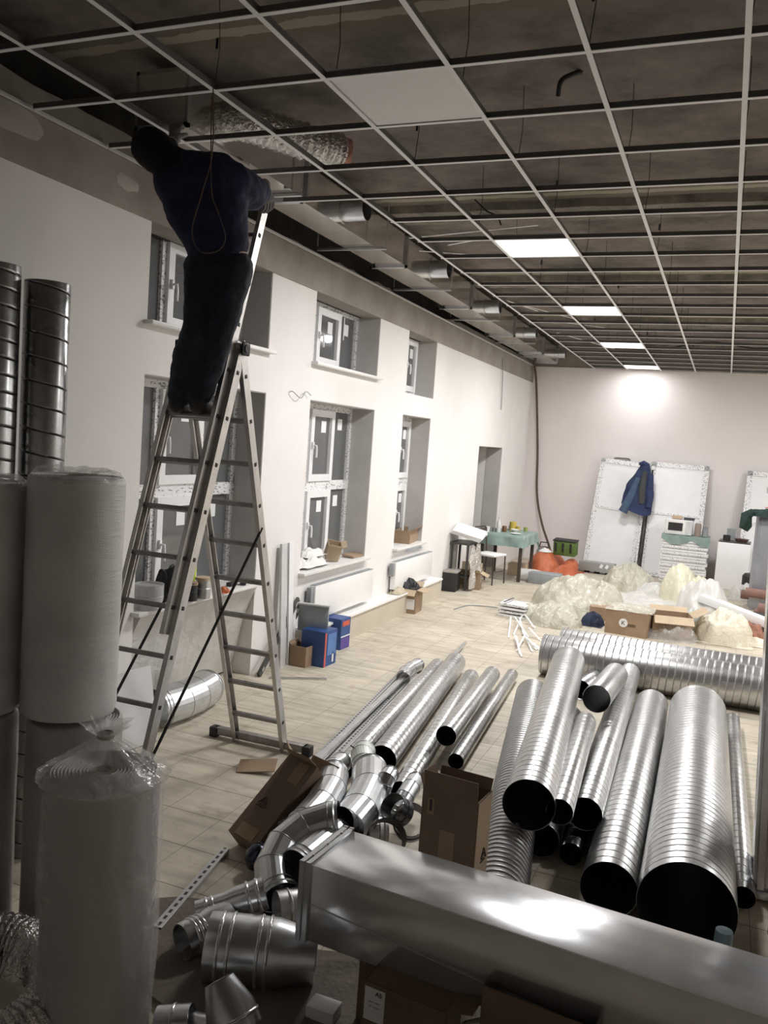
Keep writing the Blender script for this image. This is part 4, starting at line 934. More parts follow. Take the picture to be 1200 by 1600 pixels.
# tipped carton left of the heap
dmq = (.20, .20, .50)
qa, qb = at(360, 1322, .02), at(437, 1212, .34)
qd = (qb-qa).normalized()
tQ = carton('brown carton tipped on its side, mouth up, leaning on the heap of elbows', qa+Vector((.10, .02, .0)), (R(-52), R(4), R(-16)), dmq, M_CARDD, [('b', -20, .12), ('l', 55, .10), ('f', 100, .09)], inner=M_CARD)
triangle_mark(tQ, (-.035, -.1045, .20), (1, 0, 0), (0, 0, 1), .04)
on_face(tQ, M_CARD, 'f', dmq, .03, .42, .07, .12, 'parcel_tape'); on_face(tQ, M_CARD, 'f', dmq, 0, .04, .12, .07, 'parcel_tape')
tag(MB().box((0, 0, 0), (.24, .14, .006), (R(12), R(-6), 0)).build('cardboard_flap', M_CARD, loc=at(402, 1196, .03), rot=(0, 0, R(20))), 'flat piece of cardboard on the tiles behind the tipped carton', 'cardboard piece')
# two cartons at the bottom edge
pR = at(642, 1530, .30); dmr = (.30, .14, .285)
tR = carton('open carton with a white label at the bottom edge before the box duct', (pR.x+.02, pR.y-.03, .02), R(-5), dmr, M_CARDD, [('b', 8, .022), ('r', 75, .09)], closed=True)
on_face(tR, M_PAPER, 'f', dmr, -.105, .215, .075, .115)
text('A5', .022, M_INK, tR, (-.09, -.0775, .250), (pi/2, 0, 0)); text('--- ---', .018, M_INK, tR, (-.105, -.0775, .222), (pi/2, 0, 0), 'printed_lines'); text('-- ----', .018, M_INK, tR, (-.105, -.0775, .205), (pi/2, 0, 0), 'printed_lines')
pS = at(862, 1522, .40); dms = (.36, .17, .40)
tS = carton('taller carton with a raised front flap, right of the labelled one', (pS.x-.0, pS.y-.10, .0), R(-6), dms, M_CARDD, [('b', 4, .03), ('f', 175, .07)], inner=M_CARDD)
tag(MB().box((0, 0, .02), (.36, .30, .04), bev=.004).build('cardboard_sheet', M_CARDD, loc=(pR.x+.2, pR.y-.35, 0)), 'folded cardboard sheet on the floor under the two nearest cartons', 'cardboard sheet')
for k, (x, y) in enumerate([(2.75, 2.80), (3.75, 2.66)]):
    carton(['closed low carton propping up the left part of the box duct', 'closed low carton propping up the right part of the box duct'][k], (x, y, 0), -R(4), (.26, .2, .278), M_CARDD, closed=True)
tag(MB().box((0, 0, .03), (.11, .08, .06), bev=.003).build('paper_stack', M_PAPER, loc=at(505, 1592, 0)), 'small stack of printed leaflets on the floor at the bottom edge', 'leaflets')
tag(MB().grid(lambda u, v: Vector(((u-.5)*1.55+.1*sin(v*7), (v-.5)*.62+.05*sin(u*11), .012+.03*abs(noise.noise(Vector((u*5, v*3, 0)))))), 40, 14).build('dark_floor_paper', mat('dirty_floor_brown_paper', (.17, .14, .115), .85, var=.15, vscale=5, bump=.4), loc=at(560, 1500, 0)+Vector((-.2, -.3, 0))), 'crumpled brown paper standing in for the dirty floor under the nearest fittings', 'wrapping paper', )  # paper widened and darkened to stand in for the dirty brown floor
# bottle and cap near the box duct
t = thing('plastic_canister', 'clear plastic canister with a grey-blue neck behind the box duct', 'canister', at(1128, 1492, .40)-Vector((0, -.02, .40)))
MB().lathe([(.001, 0), (.11, .0), (.12, .02), (.12, .30), (.10, .36), (.05, .395), (.03, .40)], 28).build('bottle', film_mat('cloudy_plastic', (.6, .6, .58), .35, .2, .1), t)
MB().lathe([(.03, .38), (.031, .46), (.029, .48), (.001, .482)], 20).build('neck', mat('grey_blue_plastic', (.10, .15, .17), .3), t)

# ------------------------------------------------------------------ things along the left wall
def heap(name, label, cat, c, sx, sy, h, m, seed=0, rot=0, nu=54, nv=50, ridge=.5, fold=3.2, group=None, pw=.42):
    def f(u, v):
        a, q = 2*u-1, 2*v-1; d = max(0, 1-(a*a+q*q)); e = d**pw
        n1 = noise.noise(Vector((a*fold*.45+seed, q*fold*.45, 1))); n2 = abs(noise.noise(Vector((a*fold*.9+seed+.4*n1, q*fold*.9, 4)))); n3 = abs(noise.noise(Vector((a*fold*2.2+seed, q*fold*2.2+n2, 8))))
        t_ = .55+.75*n1+ridge*(.9*n2+.45*n3); z = h*e*1.15*(1-math.exp(-1.9*max(0, t_)))
        k = 1+.16*noise.noise(Vector((a*2+seed, q*2, 9)))
        return Vector((a*sx*k, q*sy*k, max(.004, z)))
    return tag(MB().grid(f, nu, nv).build(name, m, loc=c, rot=(0, 0, rot), ang=75), label, cat, group)
# film draped over the niche below the first window
def drape(u, v):
    y = 4.70+1.56*u; x = .045-.25*v**.7; z = .80-.78*v
    return Vector((x+.03*noise.noise(Vector((u*5, v*2, 1)))+.012*abs(noise.noise(Vector((u*18, v*5, 3)))), y, z))
tag(MB().grid(drape, 60, 30).build('window_film', M_FILMW, ang=80), 'milky plastic film hanging over the niche below the nearest window', 'plastic film')
tag(MB().box((0, 0, 0), (.35, .02, .5)).build('white_board', M_PVC, loc=(.22, 4.42, .25), rot=(R(-12), 0, R(80))), 'white board leaning at the left side behind the ladder', 'board')
heap('plastic_scrap', 'crumpled clear plastic beside the ladder foot at the left', 'plastic film', at(205, 1085, 0), .16, .14, .14, M_FILMW, 3)
wire('cable_bundle', 'dark cable bundle on the floor beside the tall roll', [at(172, 1075, .05), at(180, 1068, .12), at(190, 1078, .08), at(200, 1085, .03), at(185, 1090, .02)], .012, M_BLACK)
SZ = .83
def can(label, px, r, h, m, lid=None, name='paint_can', z=SZ, cat='can'):
    t = thing(name, label, cat, at(*px, z)); MB().lathe([(.001, 0), (r, 0), (r, h), (r+.003, h+.004), (r-.004, h+.004), (r-.004, h-.01), (.001, h-.012)], 22).build('can_body', m, t)
    MB().lathe([(r, h*.5), (r+.002, h*.52), (r, h*.54)], 22).build('bead', m, t)
    if lid: MB().lathe([(.001, h+.012), (r, h+.01), (r+.004, h-.01)], 22).build('lid', lid, t)
    return t
can('tin can with a tan lid on the nearest lower window sill', (316, 934), .058, .15, M_TIN, M_CARDL)
can('dark can behind the tin on the nearest window sill', (297, 938), .05, .13, M_BLACK, M_CARD)
can('clear plastic tub on the left end of the nearest window sill', (232, 950), .10, .17, film_mat('cloudy_tub_plastic', (.6, .6, .6), .3, .2, .2), None, 'plastic_tub', cat='tub')
tag(MB().tube([atx(302, 868, -.05), atx(303, 890, -.03), atx(300, 915, -.03), atx(292, 938, -.03)], [.015, .02, .02, .012], 8).build('lime_hose', M_YEL), 'lime green curved tube leaning in the nearest lower window', 'tube')
heap('black_bag', 'black cloth bag on the nearest window sill behind the ladder', 'bag', at(262, 936, SZ), .13, .10, .26, M_BLACK, 5, pw=.4)
heap('rubber_cable', 'orange rubber cord coiled on the nearest window sill', 'cord', at(350, 926, SZ), .05, .05, .05, M_COPPER, 6)
for k, p in enumerate([(362, 915), (380, 913)]): tag(MB().box((0, 0, .015), (.05, .10, .03), bev=.006).build('black_tool', M_BLACK, loc=at(*p, SZ), rot=(0, 0, .5*k)), ['black tool at the right end of the nearest window sill, left of its twin', 'small black tool nearest the right corner of the nearest window sill'][k], 'tool')
# tall boards leaning between the windows
for k, x in enumerate((446, 457)):
    p = atx(x, 952+3*k, .10); q = atx(x+3, 842, .03)
    tag(MB().box((0, 0, .56), (.02, .095, 1.14)).build('leaning_plank', M_PVC if k else mat('grey_white_pvc', (.62, .62, .62), .4), loc=(p.x, p.y, .26*0+.0), rot=(0, -R(3), R(3*k))), ['narrow white plank leaning on the wall, left of its twin', 'broader white plank leaning on the wall between two windows'][k], 'plank')
# spirit levels leaning
for k, (a, c) in enumerate([((404, 1056), (466, 936)), ((434, 1020), (470, 942))]):
    p = at(*a, .01); q = atx(*c, .03); L = (q-p).length
    t = thing('spirit_level', ['dark spirit level leaning from the tiles against the wall behind the ladder', 'shorter spirit level leaning behind the long one'][k], 'spirit level', p, align(p, q))
    MB().box((0, 0, L/2), (.028, .055, L), bev=.003).build('level_body', mat('dark_level_metal', (.09, .09, .09), .4, metal=.5), t)
    for z in (.08, L*.5, L-.08): MB().box((0, 0, z), (.032, .03, .05), bev=.004).build('vial', M_TIN, t)
# blue cartons and small brown one
pb = at(492, 1040, 0); dmb = (.24, .24, .33)
tb = carton('blue printed carton with a red stripe behind the ladder foot', (pb.x-.02, pb.y+.10, 0), R(-3), dmb, M_BLUEBOX, closed=True)
on_face(tb, M_REDP, 'r', dmb, -.10, .16, .03, .32, 'red_stripe'); on_face(tb, M_BLUEL, 'r', dmb, .02, .20, .16, .2, 'printed_panel'); on_face(tb, M_PAPER, 'r', dmb, .05, .07, .03, .09)
pb2 = at(512, 1018, 0); dmb2 = (.2, .2, .31)
tb2 = carton('blue and violet carton with red lettering, right of the other blue one', (pb2.x-.02, pb2.y+.22, 0), R(-3), dmb2, M_BLUEBOX, closed=True)
on_face(tb2, M_REDP, 'r', dmb2, .0, .26, .15, .05, 'red_lettering'); on_face(tb2, M_VIOL, 'r', dmb2, 0, .06, .19, .11, 'printed_panel'); on_face(tb2, M_PAPER, 'r', dmb2, 0, .13, .19, .012, 'white_stripe')
carton('small open brown carton in front of the blue one', at(458, 1036, 0)+Vector((.09, .0, 0)), R(-5), (.17, .16, .19), M_CARD, [('l', 40, .04)])
heap('plastic_bag', 'transparent bag with blue print on top of the blue cartons', 'bag', at(478, 968, .33), .16, .12, .11, film_mat('bag_blue_print', (.70, .76, .84), .15, .25), 8)
t = thing('grey_tray', 'grey plastic tray standing on edge behind the blue cartons', 'tray', (atx(490, 960, .22).x, atx(490, 960, .22).y, .275), (0, 0, R(8)))
MB().box((0, 0, .13), (.30, .03, .25), bev=.012).build('tray_base', M_GREYB, t); MB().box((0, -.01, .265), (.32, .045, .02), bev=.006).build('rim', mat('pale_grey_plastic', (.5, .5, .5), .4), t)
# sacks and scraps on the second window sill
for k, (lc, s) in enumerate([((-.10, 7.50, .825), (.11, .26, .10)), ((-.16, 7.62, .90), (.09, .22, .09)), ((-.14, 7.24, .825), (.10, .13, .14))]):
    heap('white_sack', ['white folded sack on the middle window sill, front of three', 'white folded sack behind the front one on the middle window sill', 'small pale sack at the left end of the middle window sill'][k], 'sack', lc, *s, M_SACK, 11+k, pw=.35, ridge=.25)
carton('torn open carton on the middle window sill', (-.12, 8.02, .85), (R(20), R(10), R(35)), (.14, .16, .16), M_CARDL, [('f', 50, .07), ('r', 60, .06)])
tag(MB().box((0, 0, .01), (.14, .34, .02), (0, R(5), 0)).build('cardboard_scrap', M_CARD, loc=atx(553, 868, -.08)), 'flat brown cardboard scraps at the right end of the middle window sill', 'cardboard piece')
# boxes in the far window
carton('open carton on the farthest window sill', atx(634, 850, -.13)-Vector((0, 0, .02)), R(8), (.2, .50, .22), M_CARD, [('b', 30, .08), ('r', 60, .08)])
heap('window_rags', 'white and blue bags in front of the carton on the farthest sill', 'bag', atx(642, 858, -.03), .06, .32, .09, film_mat('pale_blue_bag', (.62, .70, .76), .0, .4), 17)
# wall-edge carton with tools
pm = at(632, 957, 0); tm = carton('open carton full of cables and tools by the ledge', (pm.x+.0, pm.y+.12, 0), R(4), (.27, .30, .30), M_CARD, [('r', 100, .12), ('f', 130, .10), ('b', 60, .1)], inner=M_CARDL)
on_face(tm, M_PAPER, 'f', (.27, .30, .30), .06, .12, .12, .13)
heap('tool_tangle', 'dark tangle of cables heaped in the carton by the ledge', 'cables', (pm.x-.02, pm.y+.12, .26), .15, .16, .16, M_BLACK, 19)
heap('tan_gloves', 'pale work gloves on the ledge left of the cable carton', 'gloves', (.09, 9.55, .275), .08, .16, .08, mat('tan_cloth', (.52, .46, .35), .9), 20)
# black case, open carton, foil sheets with white panels
pk = at(696, 924, 0); t = thing('black_case', 'black box with a grey lid on the floor below the foil sheets', 'case', (pk.x, pk.y+.15, 0), R(5))
MB().box((0, 0, .14), (.26, .28, .28), bev=.008).build('case_body', M_BLACK, t); MB().box((0, 0, .29), (.27, .29, .03), bev=.006).build('lid', M_PATCH, t)
pc = at(729, 920, 0); carton('open brown carton right of the black case', (pc.x, pc.y+.15, 0), R(10), (.32, .30, .25), M_CARD, [('f', 60, .12), ('l', 95, .13), ('b', 20, .12), ('r', 115, .13)], inner=M_CARDL)
def sheet(label, A, B_, C_, D_, m, name='foil_sheet', cat='metal sheet', bend=.06, group=None, th=.006):
    A, B_, C_, D_ = map(Vector, (A, B_, C_, D_)); n = (B_-A).cross(D_-A).normalized(); o0 = A.copy()
    f = lambda u, v: A.lerp(B_, u).lerp(D_.lerp(C_, u), v)+n*bend*(sin(pi*u)*.8+.5*noise.noise(Vector((u*3, v*3, A.x*7))))-o0
    return tag(MB().grid(f, 16, 16).build(name, m, loc=o0, solid=th, ang=60), label, cat, group)
Yf = 11.75
Ax = lambda px, py, y=Yf: aty(px, py, y)
st = thing('metal_stand', 'dark metal stand carrying white panels by the left wall', 'stand', (.16, 12.05, 0))
b = MB()
for sx in (-.12, .12):
    for sy in (-.2, .2): b.box((sx, sy, .35), (.03, .03, .70))
b.box((0, 0, .69), (.30, .46, .03)).box((0, 0, .2), (.26, .42, .02)); b.build('stand_frame', mat('dark_stand_paint', (.05, .05, .05), .5), st, smooth=False)
sheet('crumpled foil sheet hanging at the left of the metal stand', (.34, 11.82, .03), (.34, 12.02, .05), (.32, 12.0, .66), (.32, 11.85, .68), M_FOIL)
sheet('bright folded foil sheet hanging at the right of the metal stand', (.36, 12.05, .06), (.37, 12.26, .12), (.33, 12.24, .68), (.33, 12.06, .68), M_FOIL)
for k in range(4):
    tag(MB().box((0, 0, 0), (.46, .50, .012)).build('cladding_board', M_PVC, loc=(.22+.008*k, 12.05-.01*k, .83+.014*k), rot=(R(9), R(13), R(4+2*k))), ['lowest', 'second lowest', 'second highest', 'topmost'][k]+' white board of the slanting stack on the metal stand', 'board', 'stack of white boards on the stand')
# chair by the wall
def chair(label, loc, rz, seat_m, frame_m, back_m, s=1.0):
    t = thing('chair', label, 'chair', loc, rz)
    for x in (-.18, .18):
        for y in (-.17, .17):
            MB().tube([(x*1.05, y*1.05, 0), (x, y, .44)], .012, 8).build('leg', frame_m, t)
    MB().box((0, 0, .455), (.40, .38, .035), bev=.014).build('seat', seat_m, t)
    b = MB()
    b.tube([(-.18, .17, .44), (-.18, .212, .84), (-.15, .216, .87), (.15, .216, .87), (.18, .212, .84), (.18, .17, .44)], .012, 8)
    b.build('back_frame', frame_m, t)
    MB().box((0, .21, .76), (.38, .02, .17), (R(-6), 0, 0), bev=.008).build('backrest', back_m, t)
    for y in (-.17, .17): MB().tube([(-.18, y, .2), (.18, y, .2)], .008, 6).build('stretcher', frame_m, t)
    return t
pch = at(752, 905, 0)
ch1_ = chair('dark wooden chair with a white seat beside the table', (.36, 12.86, 0), R(75), M_PAPER, M_WOODD, M_WOODD)
# table
tx, ty = .42, 13.75
tt_ = thing('table', 'dark table under a teal oilcloth near the doorway', 'table', (tx, ty, 0), R(0))
bx('tabletop', M_WOODD, (0, 0, .73), (.72, .98, .03), tt_)
for sx in (-.32, .32):
    for sy in (-.44, .44): bx('leg', M_WOODD, (sx, sy, .36), (.05, .05, .72), tt_)
bx('apron', M_WOODD, (0, 0, .67), (.64, .90, .08), tt_)
def cloth(u, v):
    a, q = (2*u-1), (2*v-1); X, Yv = a*.54, q*.68; hx, hy = .37, .50; z = .752
    dx, dy = max(0, abs(X)-hx), max(0, abs(Yv)-hy); dr = dx+dy
    x = max(-hx, min(hx, X))+math.copysign(1, X)*min(dx, .012+.10*dx); y = max(-hy, min(hy, Yv))+math.copysign(1, Yv)*min(dy, .012+.10*dy)
    z -= max(0, dr-.01)*1.1 if dr else 0
    return Vector((x+.02*sin(q*9)*min(1, dx*8), y+.02*sin(a*8)*min(1, dy*8), z))
tag(MB().grid(cloth, 44, 44).build('oilcloth', M_TEAL, loc=(tx, ty, 0), ang=70), 'teal oilcloth draped over the table near the doorway', 'tablecloth')
def item(label, cat, name, loc, prof, m, n=16, rot=(0, 0, 0)): return tag(MB().lathe(prof, n).build(name, m, loc=loc, rot=rot), label, cat)
M_YB = mat('yellow_pack', (.55, .42, .08), .5); M_WB = mat('white_crockery', (.78, .78, .76), .3); M_JAR = mat('brown_jar', (.16, .08, .04), .2)
items = [('tall clear bottle on the oilcloth table', 'bottle', 'bottle', (.30, 13.5), [(.001, 0), (.035, 0), (.035, .16), (.012, .2), (.012, .25), (.001, .25)], mat('pale_bottle', (.62, .64, .62), .2)),
         ('yellow packet at the back of the oilcloth table', 'packet', 'food_packet', (.42, 14.0), [(.001, 0), (.06, 0), (.06, .15), (.001, .16)], M_YB),
         ('white mug at the left edge of the oilcloth table', 'mug', 'mug', (.15, 13.36), [(.001, 0), (.035, 0), (.04, .09), (.036, .09), (.03, .01), (.001, .008)], M_WB),
         ('brown jar in the middle of the oilcloth table', 'jar', 'jar', (.36, 13.66), [(.001, 0), (.04, 0), (.04, .08), (.03, .1), (.001, .1)], M_JAR),
         ('white bowl in the middle of the oilcloth table', 'bowl', 'bowl', (.52, 13.76), [(.001, 0), (.04, .0), (.08, .05), (.076, .05), (.038, .006), (.001, .005)], M_WB),
         ('white plate near the front edge of the oilcloth table', 'plate', 'plate', (.60, 13.45), [(.001, 0), (.05, .0), (.09, .015), (.086, .018), (.05, .006), (.001, .005)], M_WB),
         ('small yellow cup behind the plate on the table', 'cup', 'cup', (.52, 13.98), [(.001, 0), (.03, 0), (.036, .08), (.001, .07)], M_YB),
         ('short tin on the oilcloth table beside the mug', 'tin', 'tin', (.22, 13.56), [(.001, 0), (.045, 0), (.045, .06), (.001, .06)], M_TIN),
         ('greenish cup at the right end of the table', 'cup', 'cup', (.62, 14.1), [(.001, 0), (.03, 0), (.036, .07), (.001, .06)], mat('green_cup', (.3, .36, .1), .4)),
         ('white carton pack lying at the right end of the table', 'packet', 'food_packet', (.36, 14.14), [(.001, 0), (.05, 0), (.05, .07), (.001, .07)], M_WB)]
for lab, cat, nm, (x, y), pr, m in items: item(lab, cat, nm, (x, y, .753), pr, m)
carton('flat carton under the oilcloth table', (.55, 14.1, 0), 0, (.3, .25, .2), M_CARDL, closed=True)
# orange bundle, green organiser, kettle
po = (at(824, 893, 0)+at(893, 903, 0))/2
heap('orange_bundle', 'bright orange tarpaulin bundle on the floor by the back wall', 'bundle', (po.x-.04, po.y+.45, 0), .46, .46, .42, M_ORANGE, 21, R(-8), pw=.28, ridge=.12)
t = thing('green_tool_bag', 'green and black tool bag lying on the orange bundle', 'tool bag', (po.x+.18, po.y+.40, .33), (R(8), 0, R(-6)))
MB().box((0, 0, .13), (.40, .2, .26), bev=.02).build('bag_body', M_GREEN, t)
for x in (-.15, -.02, .12): MB().box((x, -.104, .15), (.035, .02, .16), bev=.004).build('pocket', M_BLACK, t)
MB().box((0, 0, .265), (.42, .21, .02), bev=.006).build('zip_edge', M_BLACK, t)
kp = aty(849, 868, 16.0); t = thing('kettle', 'metal kettle standing behind the orange bundle', 'kettle', (kp.x, kp.y, 0)); 
MB().lathe([(.001, 0), (.13, 0), (.15, .06), (.14, .24), (.10, .31), (.02, .33), (.001, .33)], 24).build('pot', mat('dull_kettle', (.35, .32, .3), .35, metal=1), t); MB().tube([(-.10, 0, .28), (-.07, 0, .40), (.07, 0, .40), (.10, 0, .28)], .012, 8).build('handle', M_BLACK, t)
item('white rag bundle between kettle and green tool bag', 'rag', 'white_rag', (po.x-.16, po.y+.3, .36), [(.001, .06), (.05, .05), (.1, .02), (.12, 0)], M_PAPER)
# metal trays
pt = aty(935, 880, 15.6); t = thing('metal_tray', 'grey metal trough with cut-outs at the foot of the leaning door panel', 'metal trough', (pt.x, 15.5, 0), R(-6))
MB().box((0, 0, .12), (.62, .25, .16), bev=.01).build('trough', mat('grey_trough', (.30, .31, .30), .45), t); 
for x in (-.18, 0, .2): MB().lathe([(.001, 0), (.05, 0), (.05, .05), (.001, .05)], 12).build('foot', M_BLACK, t, loc=(x, 0, 0))
for x in (.1, .2): MB().box((x, -.127, .15), (.05, .006, .07), (0, R(25), 0)).build('slot', M_PVC, t)
# ------------------------------------------------------------------ leaning door panels at the back wall
def door_panel(label, xc, w_, h_, z0, roll_, yb=15.98, split=.55):
    t = thing('door_panel', label, 'door panel', (xc, yb, z0), (R(-9.5), roll_, 0), 'white door panels leaning on the back wall')
    f = .085; b = MB()
    b.box((-w_/2+f/2, 0, h_/2), (f, .06, h_)).box((w_/2-f/2, 0, h_/2), (f, .06, h_)).box((0, 0, f/2), (w_, .06, f)).box((0, 0, h_-f/2), (w_, .06, f)).box((0, 0, h_*split), (w_-f*2, .06, .04))
    b.build('frame', M_PVCP, t, smooth=False)
    bx('upper_infill', M_PVC, (0, .0, (h_*split+h_-f)/2), (w_-f*2+.01, .03, h_*(1-split)-f+.0), t)
    bx('lower_infill', M_PVC, (0, .0, (h_*split+f)/2), (w_-f*2+.01, .03, h_*split-f), t)
    return t
door_panel('left white door panel leaning on the back wall, jacket hung on its corner', 1.80, .92, 2.06, .03, R(3.6))
door_panel('white door panel leaning on the back wall behind the microwave', 2.86, 1.0, 2.10, .0, R(.8))
door_panel('white door panel at the right edge of the view behind the white stove', 4.50, 1.0, 2.06, 0, R(.8), yb=16.0)
for k, (x, m) in enumerate([(2.30, M_PVCP), (2.38, M_BLACK)]):
    tag(MB().box((0, 0, .98), (.035, .06, 1.96)).build('leaning_profile', m, loc=(x, 15.93, 0), rot=(R(-10.5), R(1), 0), smooth=False), ['slim white profile leaning in the gap between two door panels', 'slim black strip leaning in the gap between two door panels'][k], 'profile')
tag(MB().box((0, 0, .08), (.22, .25, .16), bev=.03).build('grey_pack', M_GREYB, loc=(2.27, 15.6, 0)), 'dark grey package on the floor between the first two door panels', 'package')
# jacket hanging on the panel corner
jk = thing('work_jacket', 'blue and grey work jacket hanging from the corner of the leaning door panel', 'jacket', aty(1006, 728, 15.98))
def jf(u, v):
    a = 2*pi*u; top = .03; hz = -(v**1.05)*.84; wv = .07+.19*min(1, v*1.8); x = cos(a)*wv*(.9+.25*sin(3*a)*v)-.10*v; y = sin(a)*(.05+.06*v)-.04; x += .03*noise.noise(Vector((u*6, v*4, 0))); z = hz+.10*v*cos(a-2.6)+top
    return Vector((x+.03, y+.02*noise.noise(Vector((u*9, v*3, 2))), z))
MB().grid(jf, 36, 24, True).build('jacket_body', M_BLUE, jk, ang=80)
MB().tube([(.04, -.07, -.10), (.02, -.10, -.40), (.03, -.11, -.68)], [.05, .065, .06], 12).build('grey_panel', M_BLUG, jk)
MB().tube([(-.06, -.08, -.22), (-.16, -.10, -.55), (-.28, -.10, -.86)], [.05, .07, .085], 14).build('sleeve', mat('faded_blue_sleeve', (.06, .10, .17), .85, var=.2), jk)
MB().tube([(.14, -.06, -.14), (.15, -.07, -.42), (.16, -.07, -.74)], [.05, .065, .06], 14).build('sleeve', M_BLUE, jk)
MB().tube([(-.07, -.05, .03), (.0, -.09, .055), (.09, -.05, .02)], [.03, .045, .03], 12).build('collar', M_BLUE, jk)
# stack of white planks with cloth, microwave
ps = at(1062, 912, 0); sx, sy = ps.x+.02, ps.y+.28
GPL = 'white planks stacked under the microwave'
pl0 = None
for k in range(15):
    o = MB().box((0, 0, 0), (.76, .50, .050), bev=.005).build('white_plank', M_PVCP if k % 2 else M_PVC) if k < 2 else None
    if k == 0: p0_ = o
    if k == 1: p1_ = o
    if o is None: o = (p1_ if k % 2 else p0_).copy(); COL.objects.link(o)
    o.location = (sx+.015*sin(k*2.3), sy+.012*cos(k*3.1), .028+k*.055); tag(o, ['lowest', 'second', 'third', 'fourth', 'fifth', 'sixth', 'seventh', 'eighth', 'ninth', 'tenth', 'eleventh', 'twelfth', 'thirteenth', 'fourteenth', 'topmost'][k]+' white plank, counted from the floor, in the stack under the microwave', 'plank', GPL)
zt = .028+14*.055+.026
tag(MB().grid(lambda u, v: Vector(((u-.5)*.80, -.27 if v < .3 else (-.27+.53*(v-.3)/.7), (.012 if v >= .3 else .012-.16*(.3-v)/.3*(.4+.6*abs(sin(u*5)))) + .004*sin(u*20))), 30, 20).build('teal_cloth', M_TEAL, loc=(sx, sy, zt), solid=.004, ang=70), 'teal cloth spread over the stack of planks under the microwave', 'cloth')
mw = thing('microwave', 'white microwave oven on the stack of planks', 'microwave', (sx-.13, sy-.02, zt+.018), R(-3))
MB().box((0, 0, .13), (.45, .34, .26), bev=.01).build('casing', M_PVC, mw); bx('door', M_WB, (-.05, -.175, .13), (.34, .012, .25), mw, bev=.003)
bx('door_window', M_BLACK, (-.05, -.183, .14), (.24, .008, .14), mw); bx('control_panel', mat('grey_panel_plastic', (.6, .62, .62), .4), (.175, -.173, .13), (.09, .008, .24), mw)
bx('bread_bag', M_CARDL, (sx-.18, sy, zt+.31), (.18, .14, .06), None, bev=.02); tag(bpy.context.scene.objects['bread_bag'], 'tan packet on top of the microwave', 'packet')
tag(MB().box((0, 0, .02), (.18, .14, .04), bev=.01).build('dark_pouch', M_BLUG, loc=(sx+.02, sy, zt+.28)), 'dark pouch on top of the microwave at its right', 'pouch')
item('brown glass jar standing right of the microwave', 'jar', 'tall_jar', (sx+.18, sy-.1, zt+.018), [(.001, 0), (.055, 0), (.055, .2), (.04, .23), (.001, .23)], mat('taupe_jar', (.28, .22, .18), .3))
item('grey tin right of the brown jar near the microwave', 'tin', 'grey_tin', (sx+.30, sy-.05, zt+.018), [(.001, 0), (.05, 0), (.05, .12), (.001, .12)], M_GREYB)
item('clear glass jar behind the grey tin near the microwave', 'jar', 'glass_jar', (sx+.30, sy+.12, zt+.018), [(.001, 0), (.045, 0), (.045, .17), (.001, .17)], M_GREYB)
# second chair, bucket, stove
pc2 = at(1098, 905, 0)
chair('metal-framed chair with a white seat beside the stack of planks', (pc2.x, pc2.y+.25, 0), R(-100), M_PAPER, mat('grey_tube', (.2, .2, .2), .4, metal=.7), mat('worn_board', (.33, .29, .22), .7))
item('blue bucket under the metal-framed chair', 'bucket', 'blue_bucket', (pc2.x+.05, pc2.y+.2, 0), [(.001, 0), (.10, 0), (.13, .24), (.125, .24), (.09, .01), (.001, .01)], mat('bright_blue_plastic', (.02, .06, .25), .4))
pv = at(1141, 922, 0); sv_ = thing('stove', 'white stove with pans on it right of the metal-framed chair', 'stove', (pv.x, pv.y+.28, 0), R(-3))
MB().box((0, 0, .40), (.52, .5, .80), bev=.01).build('casing', M_PVC, sv_); bx('hob', mat('dark_hob', (.08, .07, .07), .4), (0, 0, .81), (.50, .48, .02), sv_); bx('splash_lid', M_GREYB, (-.08, .1, .93), (.14, .02, .18), sv_); 
item('dark frying pan on the white stove', 'pan', 'frying_pan', (pv.x+.1, pv.y+.2, .825), [(.001, 0), (.09, 0), (.12, .05), (.115, .05), (.085, .01), (.001, .01)], mat('brown_pan', (.1, .06, .05), .4))
item('small pot on the left of the white stove', 'pot', 'small_pot', (pv.x-.14, pv.y+.2, .825), [(.001, 0), (.06, 0), (.06, .09), (.055, .09), (.05, .01), (.001, .01)], M_BLACK)
pk2 = aty(1176, 905, 14.9); t = thing('black_canister', 'black canister with a spout right of the white stove', 'canister', (pk2.x, 14.9, 0))
MB().lathe([(.001, 0), (.15, 0), (.16, .03), (.16, .34), (.13, .38), (.001, .38)], 22).build('drum', M_BLACK, t); MB().lathe([(.05, .38), (.045, .46), (.001, .46)], 16).build('spout', M_GREYB, t)
# grey cabinet with green jacket at the right
cp = aty(1183, 800, 13.6)
cb = thing('metal_cabinet', 'tall grey sheet-metal cabinet at the right edge of the view with a jacket on top', 'cabinet', (cp.x+.30, 13.8, 0), R(4))
MB().box((0, 0, .70), (.55, .4, 1.40), bev=.006).build('casing', mat('grey_cabinet_metal', (.36, .37, .41), .5, metal=.6), cb); bx('door_leaf', mat('grey_cabinet_metal', (.36, .37, .41), .5, metal=.6), (0, -.205, .70), (.50, .012, 1.34), cb, bev=.003)
tj = heap('green_jacket', 'dark green jacket with a red lining thrown over the grey cabinet', 'jacket', (cp.x+.22, 13.65, 1.40), .33, .28, .16, M_DGREEN, 31, pw=.4)
MB().tube([(-.28, -.10, .06), (-.36, -.14, .0), (-.36, -.16, -.16), (-.30, -.16, -.2)], [.05, .08, .09, .05], 14).build('sleeve', M_DGREEN, tj)
MB().grid(lambda u, v: Vector((-.12+.3*u, -.16+.1*v, .13+.03*sin(u*3))), 8, 4).build('lining', M_REDC, tj, solid=.01)
